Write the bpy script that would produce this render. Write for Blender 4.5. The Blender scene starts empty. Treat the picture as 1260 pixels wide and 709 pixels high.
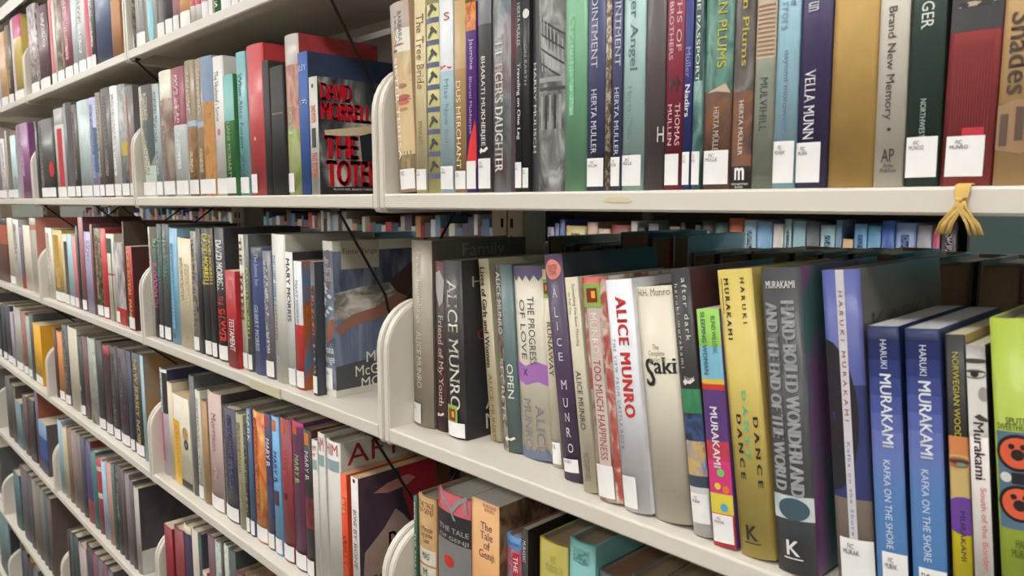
import bpy, bmesh, math, random
from mathutils import Matrix, Vector
random.seed(7)
S = bpy.context.scene
COL = S.collection
# ------------------------------------------------------------------ camera
CP = Vector((0.7961283591, -0.5344933803, -0.0107896923))
CR = Vector((0.6937159511, 0.7202474521, -0.0013367885))
CU = Vector((-0.0825729353, 0.0813747233, 0.9932571997))
CW = Vector((-0.7154997481, 0.6889279805, -0.1159238898))
FPX = 920.674
cam = bpy.data.cameras.new('camera'); co = bpy.data.objects.new('camera', cam); COL.objects.link(co)
m = Matrix.Identity(4)
for i in range(3):
    m[i][0] = CR[i]; m[i][1] = CU[i]; m[i][2] = -CW[i]; m[i][3] = CP[i]
co.matrix_world = m
cam.sensor_width = 36.0; cam.lens = FPX / 1260 * 36; cam.clip_start = 0.02
cam.dof.use_dof = True; cam.dof.focus_distance = 0.95; cam.dof.aperture_fstop = 13
S.camera = co
# ------------------------------------------------------------------ world, lights, exposure
wd = bpy.data.worlds.new('world'); S.world = wd; wd.use_nodes = True
wd.node_tree.nodes['Background'].inputs[0].default_value = (1.0, 0.96, 0.9, 1)
wd.node_tree.nodes['Background'].inputs[1].default_value = 0.42
S.view_settings.view_transform = 'Standard'; S.view_settings.look = 'None'
S.view_settings.gamma = 1; S.view_settings.exposure = 0.12
S.view_settings.use_curve_mapping = False
LAMP = 15.5          # emission of the ceiling light diffusers
# ------------------------------------------------------------------ layout (metres)
W = 0.914
ZS = [0.2992, -0.0021, -0.3022, -0.6097, -0.9134, -1.275, -1.60]   # shelf tops, row 0 (top) .. 6
ZTOP = 0.592
LIP = 0.0185
FLOOR = -1.70; CEIL = 1.12
GAP = 0.0135

def ux(u, y, z):
    n = CR - (u - 630) / FPX * CW
    return CP.x - ((y - CP.y) * n.y + (z - CP.z) * n.z) / n.x
def vz(v, x, y):
    n = CU + (v - 354.5) / FPX * CW
    return CP.z - ((x - CP.x) * n.x + (y - CP.y) * n.y) / n.z
def on_z(u, v, z):
    d = CR * ((u - 630) / FPX) - CU * ((v - 354.5) / FPX) + CW
    return CP + d * ((z - CP.z) / d.z)
def on_y(u, v, y):
    d = CR * ((u - 630) / FPX) - CU * ((v - 354.5) / FPX) + CW
    return CP + d * ((y - CP.y) / d.y)

# ------------------------------------------------------------------ materials
def lin(c):
    return tuple(((x / 255) / 12.92 if x / 255 <= 0.04045 else ((x / 255 + 0.055) / 1.055) ** 2.4) for x in c) + (1.0,)
_m = {}
def mat(key, build):
    if key in _m: return _m[key]
    M = bpy.data.materials.new('material'); M.use_nodes = True
    build(M.node_tree, M.node_tree.nodes, M.node_tree.links, M.node_tree.nodes['Principled BSDF'])
    _m[key] = M
    return M
def coords(N, L, sc=(1, 1, 1)):
    tc = N.new('ShaderNodeTexCoord'); mp = N.new('ShaderNodeMapping'); oi = N.new('ShaderNodeObjectInfo')
    cm = N.new('ShaderNodeCombineXYZ'); ml = N.new('ShaderNodeMath'); ml.operation = 'MULTIPLY'; ml.inputs[1].default_value = 37.0
    L.new(oi.outputs['Random'], ml.inputs[0])
    for k in range(3): L.new(ml.outputs[0], cm.inputs[k])
    mp.inputs['Scale'].default_value = sc
    L.new(tc.outputs['Object'], mp.inputs['Vector']); L.new(cm.outputs[0], mp.inputs['Location'])
    return mp.outputs[0]
def noise(N, L, vec, scale, detail=3, dist=0.0):
    n = N.new('ShaderNodeTexNoise'); n.inputs['Scale'].default_value = scale
    n.inputs['Detail'].default_value = detail; n.inputs['Distortion'].default_value = dist
    L.new(vec, n.inputs['Vector']); return n.outputs['Fac']
def jacket(N, L, P, vec, rough=0.5, coat=0.2, bump=0.25):
    P.inputs['Specular IOR Level'].default_value = 0.35
    P.inputs['Roughness'].default_value = rough
    P.inputs['Coat Weight'].default_value = coat; P.inputs['Coat Roughness'].default_value = 0.22
    b = N.new('ShaderNodeBump'); b.inputs['Strength'].default_value = bump; b.inputs['Distance'].default_value = 0.004
    L.new(noise(N, L, vec, 46, 4, 0.6), b.inputs['Height'])
    L.new(b.outputs[0], P.inputs['Coat Normal'])
def film_haze(c):  # hazy reflection of the plastic jackets put into the base colour
    g = sum(c) / 3
    return tuple(min(255, round(x * 0.82 + g * 0.10 + 14)) for x in c)
def plain(c, kind='gloss'):
    if kind == 'gloss': c = film_haze(c)
    def f(T, N, L, P):
        v = coords(N, L)
        mx = N.new('ShaderNodeMix'); mx.data_type = 'RGBA'
        d = 0.86 if kind != 'metal' else 0.97
        a = lin(c); mx.inputs[6].default_value = tuple(x * d for x in a[:3]) + (1,)
        mx.inputs[7].default_value = tuple(min(1, x * (2 - d) + 0.004) for x in a[:3]) + (1,)
        L.new(noise(N, L, v, 60 if kind == 'cloth' else 22, 5), mx.inputs[0])
        L.new(mx.outputs[2], P.inputs['Base Color'])
        if kind == 'gloss': jacket(N, L, P, v)
        elif kind == 'pb': jacket(N, L, P, v, 0.5, 0.12, 0.05)
        elif kind == 'cloth':
            P.inputs['Roughness'].default_value = 0.7
            b = N.new('ShaderNodeBump'); b.inputs['Strength'].default_value = 0.25; b.inputs['Distance'].default_value = 0.001
            L.new(noise(N, L, v, 900, 2), b.inputs['Height']); L.new(b.outputs[0], P.inputs['Normal'])
        else: P.inputs['Roughness'].default_value = 0.55
    return mat(('p', c, kind), f)
def mottle(c1, c2, c3, scale=45, kind='gloss', st=(1, 1, 0.6), sharp=0.0):
    if kind == 'gloss': c1, c2, c3 = film_haze(c1), film_haze(c2), film_haze(c3)
    def f(T, N, L, P):
        v = coords(N, L, st)
        r = N.new('ShaderNodeValToRGB'); e = r.color_ramp.elements
        e[0].position = 0.36 + sharp * .1; e[0].color = lin(c1); e[1].position = 0.66 - sharp * .1; e[1].color = lin(c3)
        k = r.color_ramp.elements.new(0.5); k.color = lin(c2)
        L.new(noise(N, L, v, scale, 6, 0.9), r.inputs[0]); L.new(r.outputs[0], P.inputs['Base Color'])
        if kind == 'gloss': jacket(N, L, P, v)
        else: P.inputs['Roughness'].default_value = 0.5
    return mat(('m', c1, c2, c3, scale, kind, st), f)
def letters(base, ink):
    """flat print too small to read: clumps of ink on the paper colour"""
    def f(T, N, L, P):
        v = coords(N, L, (170, 1, 330))
        r = N.new('ShaderNodeValToRGB'); r.color_ramp.interpolation = 'CONSTANT'
        r.color_ramp.elements[0].color = lin(base); r.color_ramp.elements[1].position = 0.53; r.color_ramp.elements[1].color = lin(ink)
        L.new(noise(N, L, v, 1.0, 1), r.inputs[0]); L.new(r.outputs[0], P.inputs['Base Color'])
        jacket(N, L, P, v)
    return mat(('l', base, ink), f)
def paper(c=(205, 192, 168)):
    def f(T, N, L, P):
        v = coords(N, L, (1400, 2, 2))
        mx = N.new('ShaderNodeMix'); mx.data_type = 'RGBA'; a = lin(c)
        mx.inputs[6].default_value = tuple(x * 0.62 for x in a[:3]) + (1,); mx.inputs[7].default_value = a
        L.new(noise(N, L, v, 1.0, 2), mx.inputs[0]); L.new(mx.outputs[2], P.inputs['Base Color'])
        P.inputs['Roughness'].default_value = 0.9
    return mat(('pages', c), f)
def ink(c):
    def f(T, N, L, P):
        P.inputs['Base Color'].default_value = lin(c); P.inputs['Roughness'].default_value = 0.4
        P.inputs['Coat Weight'].default_value = 0.15; P.inputs['Coat Roughness'].default_value = 0.25
    return mat(('i', c), f)
def col2mat(c, kind='gloss'):
    if isinstance(c, bpy.types.Material): return c
    if len(c) and isinstance(c[0], tuple):
        return mottle(*c, kind='gloss' if kind == 'gloss' else 'pb') if len(c) == 3 else mottle(c[0], c[1], c[2], c[3], kind)
    return plain(c, kind)
def f_steel(T, N, L, P):
    v = coords(N, L)
    mx = N.new('ShaderNodeMix'); mx.data_type = 'RGBA'
    mx.inputs[6].default_value = lin((206, 199, 187)); mx.inputs[7].default_value = lin((217, 211, 200))
    L.new(noise(N, L, v, 4, 4), mx.inputs[0]); L.new(mx.outputs[2], P.inputs['Base Color'])
    P.inputs['Roughness'].default_value = 0.42
    b = N.new('ShaderNodeBump'); b.inputs['Strength'].default_value = 0.04; b.inputs['Distance'].default_value = 0.001
    L.new(noise(N, L, v, 700, 2), b.inputs['Height']); L.new(b.outputs[0], P.inputs['Normal'])
STEEL = mat('steel', f_steel)
def flat(c, rough=0.6, metal=0.0, emit=0.0):
    def f(T, N, L, P):
        v = coords(N, L)
        mx = N.new('ShaderNodeMix'); mx.data_type = 'RGBA'; a = lin(c)
        mx.inputs[6].default_value = tuple(x * 0.93 for x in a[:3]) + (1,); mx.inputs[7].default_value = a
        L.new(noise(N, L, v, 9, 4), mx.inputs[0]); L.new(mx.outputs[2], P.inputs['Base Color'])
        P.inputs['Roughness'].default_value = rough; P.inputs['Metallic'].default_value = metal
        if emit:
            P.inputs['Emission Color'].default_value = (1, 0.985, 0.955, 1); P.inputs['Emission Strength'].default_value = emit
    return mat(('f', c, rough, metal, emit), f)

# ------------------------------------------------------------------ mesh helpers
def mesh_obj(name, verts, faces, mats, parent=None, midx=None, smooth=None):
    me = bpy.data.meshes.new(name); me.from_pydata(verts, [], faces); me.update()
    for mm in (mats if isinstance(mats, (list, tuple)) else [mats]): me.materials.append(mm)
    if midx: me.polygons.foreach_set('material_index', midx)
    if smooth: me.polygons.foreach_set('use_smooth', smooth)
    o = bpy.data.objects.new(name, me); COL.objects.link(o)
    if parent: o.parent = parent
    return o
def box(vs, fs, x0, x1, y0, y1, z0, z1):
    b = len(vs)
    vs += [(x0, y0, z0), (x1, y0, z0), (x1, y1, z0), (x0, y1, z0), (x0, y0, z1), (x1, y0, z1), (x1, y1, z1), (x0, y1, z1)]
    fs += [(b, b+3, b+2, b+1), (b+4, b+5, b+6, b+7), (b, b+1, b+5, b+4), (b+1, b+2, b+6, b+5), (b+2, b+3, b+7, b+6), (b+3, b, b+4, b+7)]
def boxes(name, L, m, parent=None, bevel=0.0):
    vs, fs = [], []
    for a in L: box(vs, fs, *a)
    o = mesh_obj(name, vs, fs, m, parent)
    if bevel:
        bm = bmesh.new(); bm.from_mesh(o.data)
        bmesh.ops.bevel(bm, geom=bm.edges[:], offset=bevel, segments=2, affect='EDGES', profile=0.5)
        bm.to_mesh(o.data); bm.free()
    return o
def empty(name, loc=(0, 0, 0), roty=0.0, label=None, cat=None, group=None):
    o = bpy.data.objects.new(name, None); COL.objects.link(o); o.empty_display_size = 0.05
    o.location = loc; o.rotation_euler = (0, roty, 0)
    if label: o['label'] = label
    if cat: o['category'] = cat
    if group: o['group'] = group
    return o
def tube(name, pts, r, m, parent=None, n=8):
    vs, fs = [], []
    P = [Vector(p) for p in pts]
    for i, p in enumerate(P):
        t = (P[min(i+1, len(P)-1)] - P[max(i-1, 0)]).normalized()
        a = t.cross(Vector((1, 0, 0)));
        if a.length < 0.1: a = t.cross(Vector((0, 1, 0)))
        a.normalize(); b = t.cross(a)
        rr = r[i] if isinstance(r, (list, tuple)) else r
        for k in range(n):
            w = 2 * math.pi * k / n; vs.append(tuple(p + a * (rr * math.cos(w)) + b * (rr * math.sin(w))))
    for i in range(len(P) - 1):
        for k in range(n):
            fs.append((i*n+k, i*n+(k+1) % n, (i+1)*n+(k+1) % n, (i+1)*n+k))
    fs.append(tuple(range(n))[::-1]); fs.append(tuple((len(P)-1)*n+k for k in range(n)))
    return mesh_obj(name, vs, fs, m, parent, smooth=[True]*(len(fs)-2)+[False]*2)
_tc = {}
SANS = {'OF LOVE', 'THE PROGRESS', 'Murakami', 'NORWEGIAN WOOD', 'HARD-BOILED WONDERLAND', 'AND THE END OF THE WORLD', 'MULVIHILL', 'OPEN', 'KAFKA ON THE SHORE', 'DAVID MORRELL', 'TESTAMENT',
        'BLOODOATH', 'DAVID', 'SHIMMER', 'THE', 'after dark', 'haruki murakami', 'Traveling on One Leg', 'm', 'metropolitan\nbooks', 'Shades', 'Brand New Memory', 'LOVE', 'AP', 'MORRELL', 'TOTEM', 'MARY', 'McGARRY', 'MORRIS',
        'HIM', 'THE LOST TEMPLE', 'BLIND WILLOW,', 'SLEEPING WOMAN', 'x', 'SPUTNIK', 'SWEETHEART', 'MARY B.', 'SELECTED\nSTORIES', 'Miss New India', 'South of the Border, West', 'ON EARTH', 'H', 'THE TOTEM', 'S', 'Jasmine', 'Bharati Mukherjee'}
def glyphs(text, bold=0.0, spacing=1.0, serif=False):
    """outline of the words as plain mesh data, normalised to 0..1 in both directions"""
    k = (text, bold, spacing, serif)
    if k in _tc: return _tc[k]
    cu = bpy.data.curves.new('t', 'FONT'); cu.body = text; cu.size = 1.0; cu.space_character = spacing
    cu.resolution_u = 3; cu.align_x = 'CENTER' if '\n' in text else 'LEFT'; cu.space_line = 0.85
    o = bpy.data.objects.new('t', cu); COL.objects.link(o)
    bpy.context.view_layer.update()
    me = o.to_mesh()
    vs = [tuple(v.co[:2]) for v in me.vertices]; fs = [tuple(p.vertices) for p in me.polygons]
    if serif:    # short bars across the ends of the stems
        cnt = {}
        for p in fs:
            for i in range(len(p)):
                e = tuple(sorted((p[i], p[(i+1) % len(p)]))); cnt[e] = cnt.get(e, 0) + 1
        cy = {}
        for p in fs:
            c_ = sum(vs[i][1] for i in p) / len(p)
            for i in range(len(p)): cy[tuple(sorted((p[i], p[(i+1) % len(p)])))] = c_
        for (i, j), n_ in cnt.items():
            if n_ != 1: continue
            a, b_ = vs[i], vs[j]; w = abs(a[0] - b_[0])
            if abs(a[1] - b_[1]) < .004 and .035 < w < .16:
                d = .04 if cy[(i, j)] > a[1] else -.04; q = len(vs); xa, xb = min(a[0], b_[0]) - .05, max(a[0], b_[0]) + .05
                vs += [(xa, a[1]), (xb, a[1]), (xb, a[1] + d), (xa, a[1] + d)]; fs.append((q, q+1, q+2, q+3))
    o.to_mesh_clear(); bpy.data.objects.remove(o); bpy.data.curves.remove(cu)
    x0 = min(v[0] for v in vs); x1 = max(v[0] for v in vs); y0 = min(v[1] for v in vs); y1 = max(v[1] for v in vs)
    if bold:      # heavier strokes: the same outlines again, shifted a little
        n = len(vs); bs = []
        for k in (-1, 1): bs += [(v[0] + k * bold, v[1]) for v in vs]
        fs = fs + [tuple(i + n for i in f) for f in fs] + [tuple(i + 2 * n for i in f) for f in fs]; vs = vs + bs
    vs = [((v[0]-x0)/(x1-x0), (v[1]-y0)/(y1-y0)) for v in vs]
    _tc[k] = (vs, fs); return _tc[k]

# ------------------------------------------------------------------ books
BOOKS = []
class Book: pass
def make_book(x, y, z, t, H, D, col, hard=True, cov=None, lean=0.0, bulge=None, pages=(205, 192, 168), name=None,
              bands=None, cbands=None, kind=None, flip=False):
    kind = kind or ('gloss' if hard else 'pb')
    if bulge is None: bulge = min(0.0045, 0.11 * t) if hard else min(0.0012, 0.04 * t)
    th = min(0.0026 if hard else 0.0006, t * 0.2)
    zz = z + (t * math.sin(lean) if lean > 0 else 0)
    root = empty(name or ('hardcover_book' if hard else 'paperback_book'), (x, y + bulge, zz + 0.0003), lean)
    if flip: root.rotation_euler = (0, 0, math.pi)
    b = Book(); b.root = root; b.t = t; b.H = H; b.D = D; b.bulge = bulge; b.kind = kind; b.x = x; b.y = y; b.z = z; b.cx = None
    # profile: outer polyline
    n = 8
    out = [(0.0, D), (0.0, 0.0)]
    arc = [(t * i / n, -bulge * (1 - (2.0 * i / n - 1) ** 2)) for i in range(n + 1)]
    out = [(0.0, D)] + arc + [(t, D)]
    inn = [(th, D)] + [(th + (t - 2*th) * i / n, th + arc[i][1] * 0.9) for i in range(n + 1)] + [(t - th, D)]
    bands = [(cv(b, q[0]), q[1]) for q in bands] if bands else [(1.0, col)]
    fr = [0.0] + [bd[0] for bd in bands]; fr[-1] = 1.0
    mats = [col2mat(bd[1], kind) for bd in bands]
    if cov is None: cm_ = [mats[len(mats) // 2]]
    else: cm_ = [col2mat(cov, kind)]
    ci = len(mats); mats += cm_; pi_ = len(mats); mats.append(plain((150, 140, 125), 'matte'))
    vs, fs, mi, sm = [], [], [], []
    K = len(out)
    for f in fr:
        for p in out: vs.append((p[0], p[1], H * (1 - f)))
    for j in range(len(fr) - 1):
        for i in range(K - 1):
            fs.append((j*K+i, (j+1)*K+i, (j+1)*K+i+1, j*K+i+1)); side = (i == 0 or i == K - 2)
            mi.append(ci if side else j); sm.append(not side)
    bi = len(vs)
    for p in inn: vs.append((p[0], p[1], H))
    for p in inn: vs.append((p[0], p[1], 0.0))
    bot = (len(fr) - 1) * K
    for i in range(K - 1):
        mid = 0 < i < K - 2
        fs.append((i, i+1, bi+i+1, bi+i)); mi.append(0 if mid else ci); sm.append(False)
        fs.append((bot+i+1, bot+i, bi+K+i, bi+K+i+1)); mi.append(ci); sm.append(False)
        fs.append((bi+i, bi+i+1, bi+K+i+1, bi+K+i)); mi.append(pi_); sm.append(False)
    fs.append((0, bi, bi+K, bot)); mi.append(ci); sm.append(False)
    fs.append((K-1, bot+K-1, bi+K+K-1, bi+K-1)); mi.append(ci); sm.append(False)
    mesh_obj('cover', vs, fs, mats, root, mi, sm)
    e = 0.0045 if hard else 0.0
    boxes('page_block', [(th + 0.0002, t - th - 0.0002, th + 0.0005, D - (0.004 if hard else 0.0005), e + 0.0002, H - e - 0.0002)], paper(pages), root)
    return b
def P(b, a, f, off):
    return (a * b.t, -b.bulge * (1 - (2 * a - 1) ** 2) - off, b.H * (1 - f))
OFF = 0.00028
def cv(b, f):
    """a height may be given as a fraction from the top or as a picture row"""
    return f if f <= 1.5 else 1 - (vz(f, b.x + b.t / 2, b.y) - b.z) / b.H
def rect(b, f0, f1, a0, a1, c, name='printed_panel', lvl=1, parent=None):
    f0 = cv(b, f0); f1 = cv(b, f1)
    n = 6; vs = []; fs = []
    for i in range(n + 1):
        a = a0 + (a1 - a0) * i / n
        vs.append(P(b, a, f1, OFF * lvl)); vs.append(P(b, a, f0, OFF * lvl))
    for i in range(n): fs.append((2*i, 2*i+2, 2*i+3, 2*i+1))
    return mesh_obj(name, vs, fs, col2mat(c, b.kind) if not isinstance(c, bpy.types.Material) else c, parent or b.root, smooth=[True]*n)
def disc(b, fc, ac, r, c, name='printed_disc', lvl=1.3, sq=1.0, half=False):
    fc = cv(b, fc)
    vs = [P(b, ac, fc, OFF * lvl)]; fs = []; n = 20
    for k in (0.4, 0.75, 1.0):
        for i in range(n):
            w = 2 * math.pi * i / n
            vs.append(P(b, min(1.0, max(0.0, ac + r * k * math.cos(w) / b.t)), min(.985, max(.01, fc + sq * r * k * math.sin(w) / b.H)), OFF * lvl))
    for i in range(n):
        fs.append((0, 1 + (i+1) % n, 1 + i))
        for q in range(2): fs.append((1+q*n+i, 1+q*n+(i+1) % n, 1+(q+1)*n+(i+1) % n, 1+(q+1)*n+i))
    return mesh_obj(name, vs, fs, ink(c), b.root)
def poly(b, pts, c, name='printed_shape', lvl=1.2):
    bm = bmesh.new(); bm.faces.new([bm.verts.new((a, cv(b, f), 0)) for a, f in pts])
    for k in range(1, 8):
        bmesh.ops.bisect_plane(bm, geom=bm.verts[:] + bm.edges[:] + bm.faces[:], plane_co=(k / 8, 0, 0), plane_no=(1, 0, 0))
    bmesh.ops.triangulate(bm, faces=[f for f in bm.faces if len(f.verts) > 4])
    bm.verts.ensure_lookup_table(); bm.verts.index_update()
    vs = [P(b, v.co.x, v.co.y, OFF * lvl) for v in bm.verts]; fs = [tuple(v.index for v in f.verts) for f in bm.faces]
    bm.free()
    return mesh_obj(name, vs, fs, ink(c), b.root)
def text(b, s, f0, f1, a0, a1, c, mode='d', bold=0.0, sp=1.0, lvl=2.4, name='title', parent=None, sans=False):
    f0 = cv(b, f0); f1 = cv(b, f1)
    gv, gf = glyphs(s, bold, sp, not (sans or s in SANS or name in ('call_number', 'emblem'))); vs = []
    for gx, gy in gv:
        if mode == 'd': a, f = a0 + (a1 - a0) * gy, f0 + (f1 - f0) * gx          # reads downward
        elif mode == 'u': a, f = a1 - (a1 - a0) * gy, f1 - (f1 - f0) * gx        # reads upward
        else: a, f = a0 + (a1 - a0) * gx, f1 - (f1 - f0) * gy                    # upright
        vs.append(P(b, a, f, OFF * lvl))
    return mesh_obj(name, vs, gf, ink(c), parent or b.root)
def ctext(b, s, y0, y1, f0, f1, c, bold=0.0, name='cover_title', lvl=2):
    gv, gf = glyphs(s, bold)
    vs = [(b.t + OFF * lvl, b.D * (y0 + (y1 - y0) * gx), b.H * (1 - (f1 - (f1 - f0) * gy))) for gx, gy in gv]
    return mesh_obj(name, vs, gf, ink(c), b.root)
def cpoly(b, pts, c, name='cover_picture', lvl=1):
    vs = [(b.t + OFF * lvl, b.D * y, b.H * (1 - f)) for y, f in pts]
    return mesh_obj(name, vs, [tuple(range(len(vs)))], c if isinstance(c, bpy.types.Material) else col2mat(c, b.kind), b.root)
WHITE = (232, 230, 228)
def sticker(b, txt=None, h=0.026, z0=0.004, a0=0.05, a1=0.95, f0=None, f1=None):
    if f0 is None: f1 = 1 - z0 / b.H; f0 = f1 - h / b.H
    s = rect(b, f0, f1, a0, a1, plain(WHITE, 'pb'), 'spine_label', 3.4)
    if txt:
        n = max(len(q) for q in txt.split('\n')); w = (a1 - a0)
        text(b, txt, f0 + (f1-f0)*.1, f0 + (f1-f0)*.32, a0 + w*.1, a0 + w*min(.8, .1 + .1*n), (70, 68, 72), 'f', 0.0, lvl=4.6, name='call_number', parent=s)
    return s

ROWS = ['top row', 'second row', 'third row', 'fourth row', 'fifth row', 'sixth row', 'bottom row']
BAYS = ['nearest bay', 'second bay', 'third bay', 'far bay', 'farthest bay']
def run(row, bay, mode, s, items):
    zs = ZS[row]; prev = None; prevx = None
    for it in items:
        desc, a, bb, v, col = it[:5]; o = dict(it[5]) if len(it) > 5 else {}
        y = o.pop('y', s); lean = 0.0
        if mode == 'bot':
            vb = o.pop('vb', None)
            if vb: p = on_z(a, vb, zs); y = max(0.006, p.y)
            x0 = ux(a, y, zs); x1 = ux(bb, y, zs)
            tu = o.pop('tu', None)
            if 'H' in o: H = o.pop('H')
            else: H = vz(v, x0, y) - zs
            if tu is not None:
                xt = ux(tu, y, zs + H); lean = math.atan2(xt - x0, H)
        else:
            p = on_y(a, v, y); x0 = p.x; H = p.z - zs; x1 = ux(bb, y, p.z)
            o.pop('tu', None)
            if 'H' in o: H = o.pop('H')
        H = max(0.14, min(0.277, H)); t = max(0.006, x1 - x0 - 0.0008)
        sx = -bay * W; xl = sx + GAP + .0008; xr = sx + W - GAP - .0008
        if x0 < xl: t = max(.006, t - (xl - x0)); x0 = xl
        if x0 + t > xr: t = max(.006, xr - x0); x0 = min(x0, xr - t)
        if row == 0: H = min(H, .25)
        if prevx:
            if x0 < prevx[0] and abs(y - prevx[3]) < .14: t = max(.006, t - (prevx[0] - x0)); x0 = prevx[0]
            hm = min(H, prevx[2]); lean = max(lean, math.atan2(prevx[0] + hm * math.tan(prevx[1]) - x0, hm))
        prevx = (x0 + t + .0004, lean, H, y)
        hard = o.pop('hard', H > 0.205)
        D = o.pop('D', (0.148 if hard else 0.128 if H > 0.185 else 0.106) + random.uniform(-.004, .004))
        deco = o.pop('deco', []); lab = o.pop('lab', True); ik = o.pop('ink', None)
        b = make_book(x0, y, zs, t, H, D, col, hard, lean=lean, **o)
        base = o.get('bands', [(1, col)])[0][1]
        if ik:
            bc = base if not isinstance(base[0], tuple) else base[1]
            rect(b, 0.07, 0.52, 0.28, 0.72, letters(bc, ik), 'title')
            rect(b, 0.56, 0.80, 0.33, 0.67, letters(o['bands'][-1][1] if 'bands' in o and not isinstance(o['bands'][-1][1][0], tuple) else bc, ik), 'author_name')
        if lab is True: sticker(b)
        elif lab: sticker(b, **lab)
        for d in deco:
            k = d[0]
            if k == 'T': text(b, *d[1:8], **(d[8] if len(d) > 8 else {}))
            elif k == 'R': rect(b, *d[1:6])
            elif k == 'S': rect(b, *d[1:5], letters(d[5], d[6]), 'title', 2)
            elif k == 'C': disc(b, *d[1:5], **(d[5] if len(d) > 5 else {}))
            elif k == 'Y': poly(b, *d[1:])
            elif k == 'CT': ctext(b, *d[1:7], **(d[7] if len(d) > 7 else {}))
            elif k == 'CY': cpoly(b, *d[1:3])
            elif k == 'F': d[1](b)
        short = desc.split(' with ')[0].split(' lettered ')[0]
        rec = [b.root, desc, short, prev, row, bay, it]
        BOOKS.append(rec); prev = short
def label_books():
    seen = {}
    for k, (root, desc, short, prev, row, bay, it) in enumerate(BOOKS):
        nxt = BOOKS[k+1][2] if k + 1 < len(BOOKS) and BOOKS[k+1][4:6] == [row, bay] else None
        kind = 'book' if not any(w in desc for w in ('book', 'hardcover', 'paperback', 'volume')) else ''
        tail = f'{ROWS[row]}, {BAYS[bay]}'
        cl = lambda q: q.replace(' hardcover', '').replace(' paperback', '').replace(' book', '')
        d = desc + (' ' + kind if kind and ' with ' not in desc else '')
        cands = []
        if prev: cands += [f'{d}, right of {cl(prev)} one, {tail}', f'{short}, right of {cl(prev)} one, {tail}']
        else: cands += [f'{d}, first from left, {tail}', f'{short}, first from left, {tail}']
        if nxt: cands += [f'{d}, left of {cl(nxt)} one, {tail}', f'{short}, left of {cl(nxt)} one, {tail}']
        if prev and nxt: cands.append(f'{short}, between {cl(prev)} and {cl(nxt)}, {tail}')
        for c in cands:
            if len(c.replace('-', ' ').split()) <= 16 and c not in seen: break
        else: print('LABEL PROBLEM', cands)
        seen[c] = 1; root['label'] = c; root['category'] = 'book'
        root['group'] = f'books on the {ROWS[row]} of the {BAYS[bay]}'
# ------------------------------------------------------------------ colours
BK=(38,36,38); DK=(62,58,58); CH=(84,80,80); NV=(44,50,88); WH=(228,226,222); CR_=(222,212,188); TN=(190,160,112)
BR=(96,72,58); MR=(112,44,52); RD=(176,38,44); TE=(88,150,152); LB=(150,186,204); GY=(140,138,134); PK=(214,160,160)
GR=(44,88,60); PU=(86,54,104); YE=(214,176,70); OR=(214,110,50); LG=(176,188,184); BL=(70,98,148); RO=(170,96,104)
INKW=(236,234,230); INKK=(40,36,36)
T='T'; R_='R'; C_='C'; Y_='Y'; CT='CT'; CY='CY'
def G(t, h=0.03, **k): return dict(txt=t, h=h, **k)
def grad(v0, v1):
    st = [(0, (20, 30, 72)), (.1, (28, 40, 92)), (.28, (72, 84, 150)), (.42, (104, 116, 178)), (.6, (84, 124, 178)), (1, (70, 116, 166))]
    out = []; n = 16
    for k in range(n):
        q = (k + .5) / n
        for (a, ca), (b_, cb) in zip(st, st[1:]):
            if a <= q <= b_: c = tuple(round(x + (y - x) * (q - a) / (b_ - a)) for x, y in zip(ca, cb)); break
        out.append((v0 + (v1 - v0) * (k + 1) / n if k < n - 1 else 1, c))
    return out
# ---- pictures and emblems printed on particular books
def hammers(b):
    rect(b, 0.0, 1.0, 0.0, 0.10, (58, 66, 92))
    for i in range(9):
        v = 18 + i * 27.2
        f = 1 - (vz(v, b.x, b.y) - b.z) / b.H
        if f > .94: break
        rect(b, f + .028, f + .055, 0.10, 1.0, (74, 84, 120))
        poly(b, [(.62, f-.045), (.92, f-.012), (.84, f), (.70, f-.014), (.36, f+.022), (.25, f+.010), (.52, f-.022), (.44, f-.03)], (62, 60, 50), 'printed_hammer', 2)
def face(b):
    c = lambda c1, c2: mottle(c1, c2, c1, 60)
    rect(b, 0.14, 0.26, .35, 1.0, (228, 222, 205)); rect(b, .26, .42, .25, 1.0, mottle((222, 200, 150), (206, 176, 126), (186, 150, 108), 40), 'printed_face')
    rect(b, .42, .80, .18, 1.0, mottle((214, 184, 132), (222, 190, 138), (184, 142, 98), 34), 'printed_face')
    disc(b, 55, .5, .0105, (150, 112, 78), 'printed_brow', 1.4, .14)
    disc(b, 62, .34, .0045, (104, 74, 56), 'printed_eye', 1.5, .45)
    disc(b, 90, .62, .0040, (206, 172, 124), 'printed_nose', 1.5, 3.2)
    disc(b, 107, .62, .0072, (160, 104, 78), 'printed_nose', 1.6, .42)
    disc(b, 121, .62, .0112, (172, 84, 66), 'printed_lip', 1.7, .28); disc(b, 127.5, .62, .0098, (196, 104, 82), 'printed_lip', 1.8, .34)
    rect(b, 123.8, 124.8, .3, .95, ink((110, 50, 42)), 'printed_lip_line', 2.2)
    disc(b, 136, .62, .0075, (176, 128, 92), 'printed_chin_shade', 1.7, .3)
    rect(b, .78, .9, .12, 1.0, mottle((96, 88, 56), (128, 104, 66), (170, 140, 90), 50), 'printed_picture')
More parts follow.
